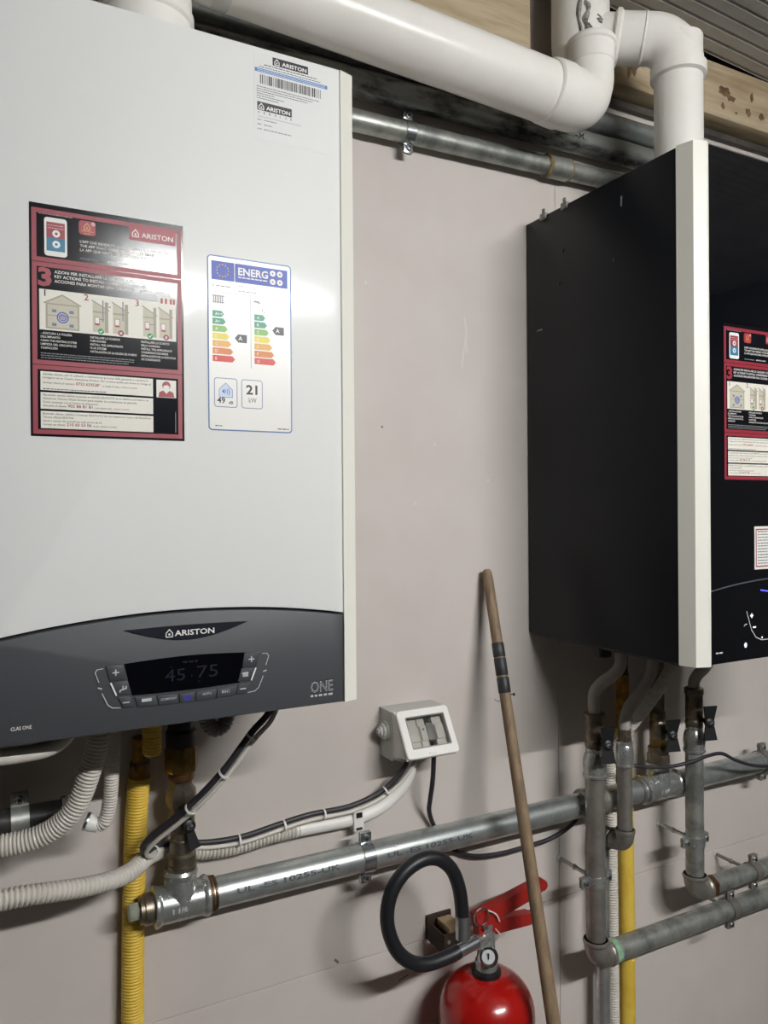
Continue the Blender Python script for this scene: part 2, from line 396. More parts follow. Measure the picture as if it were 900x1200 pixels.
# ------------------------------------------------------------------ instruction sticker (on both boilers)
def instruction_sticker(parent, x, z, y):
    W, H = .1495, .229
    b = MB().box((x, y-.0004, z-H), (x+W, y, z), 'sticker_black').build('instruction_sticker', parent, 0)
    lab(b, 'black and red instruction sticker with pictures')
    p = Print(x, z, y-.00045)
    R = 'ink_crimson'; w = .0045
    for v0, v1 in ((.006, .0548), (.0588, .1560), (.1600, .2245)): p.frame(.0042, v0+.001, W-.0042, v1, w, R)
    # phone, app icon, brand plate
    p.rrect(.0135, .0125, .0345, .0505, .003, 'ink_white'); p.rect(.0155, .0170, .0325, .0325, 'ink_crimson'); p.rect(.0155, .0325, .0325, .0455, 'ink_teal')
    p.circ(.0245, .0280, .0036, 'ink_white'); p.circ(.0245, .0385, .0036, 'ink_white'); p.circ(.0245, .0280, .0014, 'ink_crimson', 10); p.circ(.0245, .0385, .0014, 'ink_teal', 10)
    p.dashes(.0165, .0205, .0315, .0008, 'ink_pink'); p.dashes(.0165, .0232, .0315, .0008, 'ink_pink'); p.dashes(.0085, .0102, .0395, .0009, 'ink_grey')
    p.rrect(.0455, .0105, .0615, .0250, .003, 'ink_red'); house_logo(p, .0505, .0195, .0065, 'ink_gold', .14); p.circ(.0592, .0130, .0021, 'ink_pink', 10)
    p.dashes(.048, .0215, .0592, .0007, 'ink_gold'); p.dashes(.0505, .0238, .0570, .0007, 'ink_gold')
    p.rect(.0945, .0085, .1415, .0225, 'ink_red'); house_logo(p, .0975, .0188, .0072, 'ink_white', .13)
    p.text('ARISTON', .1065, .0188, .0050, 'ink_white', .0325, .012)
    for i, (s, wd) in enumerate((("L'APP CHE RENDE PI\u00d9 INTELLIGENTE LA TUA CALDAIA", .088), ('THE APP THAT MAKES YOUR BOILER SMART', .075), ('LA APP QUE HACE M\u00c1S INTELIGENTE A TU CALDERA', .088))):
        p.text(s, .0465, .0332+.0042*i, .0026, 'ink_white', wd, .012)
    p.dashes(.0465, .0495, .0690, .0011, 'ink_grey'); p.text('ariston.com', .0725, .0495, .0024, 'ink_white', .0215, .012)
    # the three steps
    p.text('3', .0075, .0800, .0165, 'ink_crimson', .0125, .045)
    for i, (s, wd) in enumerate((('AZIONI PER INSTALLARE LE CALDAIE A CONDENSAZIONE', .106), ('KEY ACTIONS TO INSTALL CONDENSING BOILER', .089), ('ACCIONES PARA MONTAR UNA CALDERA DE CONDENSACI\u00d3N', .113))):
        p.text(s, .0225, .0672+.0046*i, .0029, 'ink_white', wd, .012)
    p.rect(.0085, .0840, .1415, .1240, 'ink_paper'); p.rect(.1235, .0775, .1415, .0865, 'ink_paper')
    for u in (.1255, .1300, .1350, .1382): p.rect(u, .0795, u+.0024, .0850, 'ink_red')
    for u, s in ((.0130, '1'), (.0500, '2'), (.1000, '3')): p.text(s, u, .0905 if s != '1' else .0905, .0060, 'ink_black' if s == '1' else 'ink_crimson', None, .02)
    # picture 1: house with the heating circuit
    B, D = 'ink_beige', 'ink_beige_dark'
    p.poly([(.0140, .0970), (.0295, .0885), (.0455, .0970), (.0455, .1225), (.0140, .1225)], B)
    p.stroke([(.0125, .0975), (.0295, .0882), (.0470, .0975)], .0014, D); p.frame(.0152, .0978, .0443, .1215, .0013, D); p.stroke([(.0152, .1090), (.0443, .1090)], .0010, D)
    for u, v in ((.020, .103), (.036, .103), (.020, .1165), (.036, .1165)): p.rect(u, v, u+.0040, v+.003, 'ink_steel')
    p.stroke([(.0298+.0050*cos(a), .1105+.0050*sin(a)) for a in [2*pi*i/20 for i in range(20)]], .0012, 'ink_blue', True)
    p.stroke([(.0298+.0030*cos(a), .1105+.0030*sin(a)) for a in [2*pi*i/16 for i in range(16)]], .0010, 'ink_blue', True)
    p.stroke([(.0282, .1105), (.0298, .1088), (.0314, .1105), (.0298, .1122)], .0007, 'ink_blue', True)
    # pictures 2 and 3: sections with flue and drain
    def section(u, wd, tick, right):
        p.poly([(u, .0900), (u+wd, .0985), (u+wd, .1215), (u, .1215)], B); p.stroke([(u-.001, .0895), (u+wd+.001, .0990)], .0012, D); p.rect(u, .1005, u+wd, .1020, D)
        p.rect(u+wd*.78, .0905, u+wd, .1215, D); p.rect(u+.002, .1065, u+.0065, .1130, 'ink_white'); p.frame(u+.002, .1065, u+.0065, .1130, .0005, 'ink_red'); p.rect(u+.002, .1132, u+.0065, .1146, 'ink_red')
        if right: p.stroke([(u+.0065, .1085), (u+.011, .1085)], .0006, 'ink_darkgrey')
        c = 'ink_green' if tick else 'ink_crimson'; cu, cv = u+wd*.52, .1205
        p.circ(cu, cv, .0030, c, 16)
        if tick: p.stroke([(cu-.0014, cv), (cu-.0003, cv+.0012), (cu+.0016, cv-.0013)], .0008, 'ink_white')
        else: p.stroke([(cu-.0012, cv-.0012), (cu+.0012, cv+.0012)], .0008, 'ink_white'); p.stroke([(cu-.0012, cv+.0012), (cu+.0012, cv-.0012)], .0008, 'ink_white')
    section(.0580, .0150, True, True); section(.0775, .0150, False, False); section(.1075, .0135, True, True); section(.1240, .0135, False, False)
    p.rect(.0672, .0890, .0685, .1110, 'ink_grey'); p.rect(.0868, .0880, .0881, .1080, 'ink_grey'); p.rect(.0735, .0945, .0755, .0955, 'ink_crimson')
    for u, rows in ((.0095, ('- ASSICURA LA PULIZIA', "DELL'IMPIANTO", 'CLEAN THE HEATING SYSTEM', 'LIMPIEZA DEL CIRCUITO DE', 'CALEFACCI\u00d3N')),
                    (.0555, ('INSTALLARE LO SCARICO', 'FUMI IDONEO', 'INSTALL THE APPROPRIATE', 'FLUE SYSTEM', 'INSTALACI\u00d3N DE LA SALIDA DE HUMOS')),
                    (.1055, ('INSTALLARE LO SCARICO', 'DELLA CONDENSA', 'INSTALL THE APPROPRIATE', 'CONDENSATE DISCHARGE', 'INSTALACI\u00d3N DE LA DESCARGA', 'DE CONDENSADOS'))):
        for i, s in enumerate(rows): p.text(s, u, .1283+.0036*i, .0021, 'ink_white', len(s)*.00137, .010)
    p.dashes(.0095, .1475, .098, .0008, 'ink_grey'); p.dashes(.0095, .1497, .098, .0008, 'ink_grey'); p.dashes(.0095, .1520, .093, .0008, 'ink_grey')
    # service boxes
    tx = ((.1650, .1835, ('Gentile cliente, per il collaudo e l\'attivazione gratuita della garanzia \u00e8 necessario', 'rivolgersi ad un Centro Assistenza Ariston. Per trovare quello pi\u00f9 vicino si rivolga al'), 'servizio clienti al numero', '0732 633528*', 'o visiti il sito', 'ariston.com/it'),
          (.1855, .2020, ('Apreciado cliente, solicite la puesta en marcha GRATUITA de la caldera a un Centro de', 'Asistencia T\u00e9cnica Oficial Ariston para ampliar las condiciones de garant\u00eda', 'Como contactar con el Centro de Asistencia?'), 'Atenci\u00f3n al cliente', '902 88 81 81', 'o en nuestra web', 'ariston.com/es'),
          (.2040, .2210, ('Estimado cliente, solicite o arranque GRATUITO da sua caldeira ao Centro de Assist\u00eancia', 'T\u00e9cnica Oficial ARISTON.', 'Qual o centro de assist\u00eancia mais perto de si?'), 'Servi\u00e7o ao cliente', '210 60 53 06', 'ou em', 'ariston.com/pt'))
    for v0, v1, rows, a, num, c, web in tx:
        p.rect(.0090, v0, .1170, v1, 'ink_paper'); v = v0+.0034
        for s in rows: p.text(s, .0110, v, .0019, 'ink_black', len(s)*.00119, .006); v += .0035
        v = v0+.0140 if len(rows) == 3 else v0+.0118
        wa = len(a)*.00112; p.text(a, .0110, v, .0019, 'ink_black', wa, .006); p.text(num, .0124+wa, v, .0028, 'ink_crimson', len(num)*.00195, .02)
        u = .0140+wa+len(num)*.00195; p.text(c, u, v, .0018, 'ink_black', len(c)*.00105, .006); p.text(web, u+len(c)*.00105+.0015, v, .0018, 'ink_crimson', len(web)*.00115, .006)
    p.dashes(.0110, .1825, .070, .0009, 'ink_darkgrey')
    # helpline figure
    p.rect(.1205, .1655, .1410, .1840, 'ink_paper'); p.poly([(.1225, .1835), (.1235, .1785), (.1275, .1765), (.1308, .1800), (.1340, .1765), (.1380, .1785), (.1392, .1835)], 'ink_red')
    p.circ(.1308, .1712, .0044, 'ink_red', 16); p.circ(.1308, .1726, .0032, 'ink_paper', 14); p.poly([(.1272, .1718), (.1300, .1690), (.1345, .1708), (.1345, .1720), (.1315, .1706)], 'ink_red')
    p.stroke([(.1402, .2205), (.1402, .1985)], .0007, 'ink_grey')
    p.build('sticker_print', b)
    return b

# ------------------------------------------------------------------ white boiler
def arcz(x): return 1.4425-.0163*((x-.205)/.183)**2
def white_boiler():
    t = thing('wall_boiler', 'white wall boiler with grey control panel and energy label, on the left', 'boiler', (.205, -.15, 1.323))
    MB().box((-.012, -.270, 1.325), (.409, -.001, 2.066), 'enamel_white', .003).build('casing', t)
    xs = [.012+.374*i/24 for i in range(25)]
    poly = [(.012, 2.068), (.3865, 2.068)]+[(x, arcz(x)+.0022) for x in reversed(xs)]
    MB().prism(poly, -.3005, -.2705, 'enamel_white', .0015).build('front_panel', t)
    for s in (1, -1):
        c = .199
        pts = [(.3880, -.2990), (.4060, -.2935), (.4115, -.2800), (.4115, -.2690), (.3880, -.2690)]
        if s < 0: pts = [(2*c-x, y) for x, y in pts]
        lab(MB().zprism(pts, 1.3225, 2.0690, 'frame_white').build('edge_strip', t, 15), 'cream vertical edge strip')
    cp = [(.012, 1.3235), (.3855, 1.3235)]+[(x, arcz(x)) for x in reversed(xs)]
    c = lab(MB().prism(cp, -.3015, -.262, 'panel_grey', .003).build('control_panel', t), 'dark grey control panel with arched top')
    Y = -.3018
    # brand badge, a lens shape set under the arch
    top = [(.137+.132*i/16, 1.4275+.0012*sin(pi*i/16)) for i in range(17)]; bot = [(.269-.132*i/16, 1.4275-.0145*sin(pi*i/16)) for i in range(1, 16)]
    bd = MB().prism(top+bot, -.3030, -.3010, 'badge_dark').build('brand_badge', c)
    p = Print(0, 0, -.3032)
    def T(s, x, z, h, mt, w, b=.01): p.text(s, x, -z, h, mt, w, b)
    house_logo(p, .1795, -1.4172, .0078, 'ink_white', .13); T('ARISTON', .1885, 1.4178, .0056, 'ink_white', .0425, .018)
    # display
    tp = [(.137+.1305*i/12, 1.393+.0027*sin(pi*i/12)) for i in range(13)]; bt = [(.259-.1145*i/12, 1.3605-.0008*i/12-.0012*sin(pi*i/12)) for i in range(13)]
    lab(MB().prism(tp+bt, -.3020, -.3008, 'lcd_black').build('display', c), 'black display with faint digits')
    p.y = -.3022
    p.text('45', .1780, -1.3700, .0125, 'lcd_blue', .0215); p.text('75', .2120, -1.3705, .0130, 'lcd_blue', .0230); p.circ(.2065, -1.3738, .0008, 'lcd_blue', 8)
    p.dashes(.197, -1.3880, .214, .0020, 'lcd_blue'); p.circ(.185, -1.3850, .0008, 'lcd_blue', 6); p.circ(.214, -1.3668, .0010, 'lcd_blue', 6)
    # keys: quads in x,z
    def key(q, nm='button'): return MB().prism(q, -.3030, -.3010, 'button_grey', .0007).build(nm, c)
    m = .401
    L = [[(.1185, 1.3925), (.1365, 1.3930), (.1390, 1.3770), (.1225, 1.3765)], [(.1235, 1.3750), (.1400, 1.3758), (.1440, 1.3620), (.1290, 1.3612)], [(.1300, 1.3595), (.1430, 1.3592), (.1465, 1.3478), (.1355, 1.3478)]]
    for q in L: key(q)
    for q in L: key([(m-x, z) for x, z in reversed(q)])
    bx = [.1480, .1700, .1925, .2100, .2330, .2545]
    for i in range(5):
        z0 = lambda x: 1.3580-.0022*sin(pi*(x-.145)/.112); z1 = lambda x: 1.3470-.0012*sin(pi*(x-.145)/.112)
        a, b = bx[i]+.0004, bx[i+1]-.0006; d0 = .003*(1-(a-.148)/.055); d1 = .003*(1-(b-.148)/.055)
        key([(a-d0*.5, z0(a)), (b-d1*.5, z0(b)), (b+d1*.6, z1(b)), (a+d0*.6, z1(a))])
    p.y = -.3032; S = 'ink_silver'
    for sgn in (0, 1):
        f = (lambda x: m-x) if sgn else (lambda x: x)
        x = f(.1285); p.stroke([(x-.0032, -1.3852), (x+.0032, -1.3852)], .0012, S); p.stroke([(x, -1.3820), (x, -1.3884)], .0012, S)
        x = f(.1385); p.stroke([(x-.0034, -1.3535), (x+.0034, -1.3535)], .0012, S)
        p.stroke([(f(.1235), -1.3752), (f(.1290), -1.3617)], .0016, 'ink_white')
        p.stroke([(f(.1165), -1.3905), (f(.1105), -1.3900), (f(.1085), -1.3870), (f(.1120), -1.3770)], .0008, S)
        p.stroke([(f(.1150), -1.3655), (f(.1205), -1.3530), (f(.1250), -1.3495), (f(.1330), -1.3487)], .0008, S)
        p.stroke([(f(.1110), -1.3715), (f(.1150), -1.3700)], .0013, S)
    p.stroke([(.1325, -1.3665), (.1385, -1.3680), (.1385, -1.3705)], .0014, S); p.stroke([(.1355, -1.3680), (.1355, -1.3712)], .0012, S); p.stroke([(.1325, -1.3665), (.1325, -1.3645)], .0012, S)
    p.dashes(.154, -1.3520, .164, .0032, S); p.text('COMFORT', .1735, -1.3510, .0022, S, .0165, .01); p.text('AUTO', .2175, -1.3515, .0024, S, .0100, .01); p.text('ESC', .2390, -1.3515, .0026, S, .0085, .01)
    for i in range(4): p.rect(.2625+i*.0016, -1.3715, .2637+i*.0016, -1.3665, S)
    p.stroke([(.2612, -1.3705), (.2690, -1.3705)], .0008, S)
    p.stroke([(.2012+.0024*cos(a), -1.3508+.0024*sin(a)) for a in [2*pi*i/16 for i in range(16)]], .0013, 'led_violet', True)
    p.text('CLAS ONE', .0312, -1.3390, .0034, 'ink_white', .0185, .012)
    p.build('panel_print', c)
    o = Print(0, 0, -.3019)
    o.text('ONE', .3430, -1.3392, .0120, 'ink_black', .0295, .085); o.text('ONE', .3433, -1.3392, .0120, 'ink_silver', .0285, .022); o.text('ONE', .3436, -1.3391, .0118, 'ink_darkgrey', .0282, -.006)
    o.rect(.3425, -1.3372, .3720, -1.3335, 'ink_black'); o.dashes(.3432, -1.3340, .3712, .0024, 'ink_silver')
    lab(o.build('badge_print', c), 'raised ONE lettering in black and silver')
    # stickers
    instruction_sticker(t, .0515, 1.8535, -.3006)
    energy_label(t); barcode_sticker(t)
    MB().box((.004, -.266, 1.3195), (.404, -.01, 1.3255), 'case_under').build('bottom_plate', t)
    for x, y in ((.1065, -.16), (.16, -.10), (.253, -.06), (.31, -.15)): MB().lathe([(.016, 0), (.016, .03)], (x, y, 1.292), (0, 0, 1), 'dark_plastic', 16).build('connector', t)
    MB().lathe([(.003, 0), (.003, .004)], (.412, -.05, 1.432), (1, 0, 0), 'zinc', 10).build('screw', t)
    return t

def energy_label(t):
    x, z, y = .2270, 1.8280, -.3006; W, H = .0965, .1905
    b = MB().box((x, y-.0003, z-H), (x+W, y, z), 'sticker_white').build('energy_label', t, 0); lab(b, 'white energy label with coloured efficiency arrows')
    p = Print(x, z, y-.00035)
    p.rrect(0, 0, W, H, .004, 'ink_frame_blue'); p.rrect(.0013, .0013, W-.0013, H-.0013, .003, 'sticker_white')
    p.rect(.0045, .0060, W-.0045, .0265, 'ink_blue'); p.rect(.0300, .0060, .0308, .0300, 'ink_white')
    for i in range(12):
        a = 2*pi*i/12; p.circ(.0170+.0066*cos(a), .0160+.0066*sin(a), .0009, 'ink_gold', 5)
    p.text('ENERG', .0345, .0180, .0078, 'ink_white', .0345, .03); p.dashes(.0345, .0215, .0680, .0013, 'ink_white')
    for u, v in ((.0745, .0115), (.0830, .0115), (.0745, .0208), (.0830, .0208)): p.circ(u, v, .0034, 'ink_white', 14); p.circ(u, v, .0012, 'ink_lilac', 8)
    house_logo(p, .0050, .0335, .0026, 'ink_grey', .14); p.dashes(.0095, .0335, .0270, .0012, 'ink_grey'); p.text('ARISTON', .0345, .0320, .0032, 'ink_grey', .0190)
    p.dashes(.0345, .0365, .0560, .0010, 'ink_grey'); p.stroke([(.0045, .0395), (.0920, .0395)], .0004, 'ink_grey')
    p.stroke([(.0485, .0430), (.0485, .1200)], .0006, 'ink_grey')
    for i in range(6): p.rect(.0060+.0020*i, .0430, .0073+.0020*i, .0520, 'ink_grey')
    p.stroke([(.0052, .0440), (.0190, .0440)], .0008, 'ink_grey'); p.stroke([(.0052, .0508), (.0190, .0508)], .0008, 'ink_grey')
    p.stroke([(.0520, .0455), (.0575, .0455), (.0590, .0475)], .0020, 'ink_grey'); p.circ(.0620, .0545, .0010, 'ink_grey', 8); p.circ(.0640, .0565, .0008, 'ink_grey', 8)
    cols = ('ink_emerald', 'ink_emerald', 'ink_lightgreen', 'ink_yellow', 'ink_amber', 'ink_orange', 'ink_scarlet')
    for u0, ls, v0 in ((.0052, ('A++', 'A+', 'A', 'B', 'C', 'D', 'E'), .0600), (.0525, ('A', 'B', 'C', 'D', 'E', 'F', 'G'), .0595)):
        for i, c in enumerate(cols):
            v = v0+.0081*i; w = .0100+.0020*i; p.poly([(u0, v), (u0+w, v), (u0+w+.0030, v+.0034), (u0+w, v+.0068), (u0, v+.0068)], c)
            p.text(ls[i], u0+.0030, v+.0050, .0031, 'ink_paper', None, .01)
    for u, v in ((.0300, .0838), (.0735, .0712)):
        p.poly([(u, v+.0045), (u+.0038, v), (u+.0138, v), (u+.0138, v+.0090), (u+.0038, v+.0090)], 'ink_darkgrey'); p.text('A', u+.0042, v+.0064, .0042, 'ink_white', None, .02)
    for u0, u1 in ((.0065, .0325), (.0370, .0615)):
        p.rrect(u0, .1330, u1, .1650, .0030, 'ink_steel'); p.rrect(u0+.0008, .1338, u1-.0008, .1642, .0024, 'sticker_white')
    p.poly([(.0120, .1455), (.0195, .1385), (.0270, .1455), (.0270, .1540), (.0120, .1540)], 'ink_pale'); p.stroke([(.0120, .1455), (.0195, .1385), (.0270, .1455), (.0270, .1540), (.0120, .1540)], .0006, 'ink_steel', True)
    p.poly([(.0150, .1475), (.0180, .1450), (.0180, .1505)], 'ink_frame_blue')
    for k in range(3): p.stroke([(.0186+.0020*k, .1458-.001*k), (.0196+.0020*k, .1477), (.0186+.0020*k, .1496+.001*k)], .0007, 'ink_frame_blue')
    p.text('49', .0098, .1605, .0062, 'ink_black', .0090, .025); p.text('dB', .0225, .1612, .0032, 'ink_black', .0052, .02)
    p.text('21', .0425, .1490, .0098, 'ink_black', .0130, .03); p.text('kW', .0455, .1585, .0056, 'ink_black', .0088)
    p.dashes(.0075, .1860, .0150, .0012, 'ink_darkgrey'); p.dashes(.0790, .1868, .0925, .0012, 'ink_darkgrey')
    p.build('label_print', b)

def barcode_sticker(t):
    x, z, y = .2815, 2.0610, -.3006; W, H = .0900, .0960
    b = MB().box((x, y-.0002, z-H), (x+W, y, z), 'enamel_white').build('barcode_sticker', t, 0); lab(b, 'pale barcode sticker with a blue stripe')
    p = Print(x, z, y-.00025)
    p.rect(.0220, .0005, .0650, .0095, 'ink_navy'); house_logo(p, .0245, .0082, .0062, 'ink_white', .15); p.text('ARISTON', .0330, .0078, .0042, 'ink_white', .0300, .03)
    p.dashes(.0120, .0122, .0760, .0011, 'ink_darkgrey'); p.dashes(.0060, .0150, .0800, .0009, 'ink_darkgrey')
    p.rect(.0010, .0165, .0890, .0208, 'ink_skyblue'); p.dashes(.0040, .0182, .0860, .0007, 'ink_white'); p.dashes(.0040, .0200, .0860, .0007, 'ink_white')
    u = .0070; random.seed(5)
    while u < .0800:
        w = random.choice((.0005, .0006, .0011, .0016)); p.rect(u, .0232, u+w, .0335, 'ink_black'); u += w+random.choice((.0006, .0008, .0013))
    for i, e in enumerate((.0780, .0700, .0640, .0300, .0440, .0360)): p.dashes(.0030, .0375+.0026*i, e if i < 3 else e*.8, .0008, 'ink_darkgrey')
    p.rect(.0035, .0540, .0445, .0635, 'ink_navy'); house_logo(p, .0055, .0622, .0064, 'ink_white', .15); p.text('ARISTON', .0140, .0618, .0042, 'ink_white', .0285, .03)
    for i, ch in enumerate('SERVICE'): p.text(ch, .0045+.0064*i, .0672, .0024, 'ink_darkgrey', None, .02)
    p.stroke([(.0040, .0705), (.0560, .0705)], .0004, 'ink_grey')
    for i in range(3): p.dashes(.0035, .0745+.0052*i, .0085, .0010, 'ink_grey'); p.dashes(.0110, .0745+.0052*i, (.026, .021, .044)[i], .0010, 'ink_grey')
    p.build('sticker_print', b)
WB = white_boiler()

# ------------------------------------------------------------------ black boiler
def black_boiler():
    t = thing('wall_boiler', 'black wall boiler with glossy glass front, on the right', 'boiler', (1.10, -.18, 1.323))
    MB().box((.8975, -.3425, 1.3235), (1.3025, -.001, 2.0675), 'case_dark', .0025).build('casing', t)
    c = 1.10
    for s in (1, -1):
        pts = [(.8970, -.3430), (.9045, -.3670), (.9235, -.3742), (.9292, -.3725), (.9292, -.3425)]
        if s < 0: pts = [(2*c-x, y) for x, y in pts]
        lab(MB().zprism(pts, 1.3225, 2.0690, 'frame_white').build('edge_strip', t, 10), 'cream vertical edge strip')
    xs = [.9300+.34*i/20 for i in range(21)]; az = lambda x: 1.4425-.0140*((x-1.10)/.17)**2
    up = MB().prism([(.9300, 2.0675), (1.2700, 2.0675)]+[(x, az(x)+.0011) for x in reversed(xs)], -.3695, -.3428, 'glass_black').build('front_glass', t); lab(up, 'black glass front')
    lo = MB().prism([(.9300, 1.3240), (1.2700, 1.3240)]+[(x, az(x)-.0011) for x in reversed(xs)], -.3695, -.3428, 'glass_black').build('control_panel', t); lab(lo, 'black glass touch panel with white icons')
    MB().prism([(x, az(x)+.001) for x in xs]+[(x, az(x)-.001) for x in reversed(xs)], -.3690, -.3440, 'ink_darkgrey').build('trim_line', t)
    Y = -.3699
    p = Print(0, 0, Y)
    S = 'icon_white'
    def plus(x, z): p.rect(x-.0034, -z-.0011, x+.0034, -z+.0011, S); p.rect(x-.0011, -z-.0034, x+.0011, -z+.0034, S)
    for f in (lambda x: x, lambda x: 2*c-x):
        plus(f(1.0200), 1.3885); p.rect(f(1.0260)-.0034, -1.3722, f(1.0260)+.0034, -1.3700, S)
        p.stroke([(f(1.0085), -1.3960), (f(1.0120), -1.3870), (f(1.0190), -1.3680), (f(1.0290), -1.3560), (f(1.0420), -1.3510), (f(1.10), -1.3500)], .0013, 'ink_silver')
        p.stroke([(f(1.0030), -1.3740), (f(1.0050), -1.3765), (f(1.0095), -1.3768)], .0013, 'ink_silver')
        p.circ(f(1.0430), -1.3545, .0016, S, 10)
    p.circ(1.0060, -1.3455, .0028, S, 12); p.poly([(1.0020, -1.3462), (1.0060, -1.3505), (1.0100, -1.3462)], S); p.rect(1.0040, -1.3470, 1.0080, -1.3425, S)
    p.dashes(.9420, -1.3385, .9560, .0022, 'ink_silver')
    p.build('panel_print', lo)
    # blue light strip in the panel
    l = Print(0, 0, Y); l.stroke([(1.0400+.12*i/14, -(1.4255-.0060*sin(pi*i/14))) for i in range(15)], .0016, 'led_blue'); lab(l.build('light_strip', lo), 'thin blue light strip')
    instruction_sticker(t, .9605, 1.8165, -.3696)
    # warning sticker at the right
    b = MB().box((1.0270, -.3700, 1.4565), (1.135, -.3696, 1.5205), 'sticker_white').build('warning_sticker', t, 0); lab(b, 'small white text sticker with a red border')
    q = Print(1.0270, 1.5205, -.37015); q.frame(.0035, .0045, .1045, .0595, .0018, 'ink_red')
    for i in range(12): q.dashes(.0065, .0085+.0043*i, .10, .0014, 'ink_darkgrey')
    q.build('sticker_print', b)
    # side details: screws, scuffs, loose clips on the top edge
    for y, z in ((-.10, 1.99), (-.09, 1.938), (-.22, 1.94)): MB().lathe([(.0028, 0), (.0026, .0015)], (.8975, y, z), (-1, 0, 0), 'dark_plastic', 10).build('screw', t)
    s = MB(); s.add([(.8971, -.030, 1.868), (.8971, -.045, 1.869), (.8971, -.045, 1.866), (.8971, -.030, 1.8665)], [(0, 1, 2, 3)], 'ink_grey')
    s.add([(.8971, -.235, 2.035), (.8971, -.239, 2.035), (.8971, -.238, 2.018), (.8971, -.235, 2.020)], [(0, 1, 2, 3)], 'ink_grey'); s.build('scuff', t, 0)['kind'] = 'stuff'
    for y in (-.050, -.105):
        MB().box((.8945, y-.008, 2.060), (.9040, y+.008, 2.0715), 'putty', .002).box((.8960, y-.003, 2.066), (.8995, y+.003, 2.0795), 'putty', .001).build('top_clip', t)
    MB().box((.905, -.335, 1.3195), (1.295, -.01, 1.3240), 'case_under').build('bottom_plate', t)
    for x, y in ((.965, -.12), (1.04, -.14), (1.075, -.20), (1.171, -.07), (1.205, -.16), (1.12, -.07)): MB().lathe([(.014, 0), (.014, .03)], (x, y, 1.293), (0, 0, 1), 'dark_plastic', 16).build('connector', t)
black_boiler()

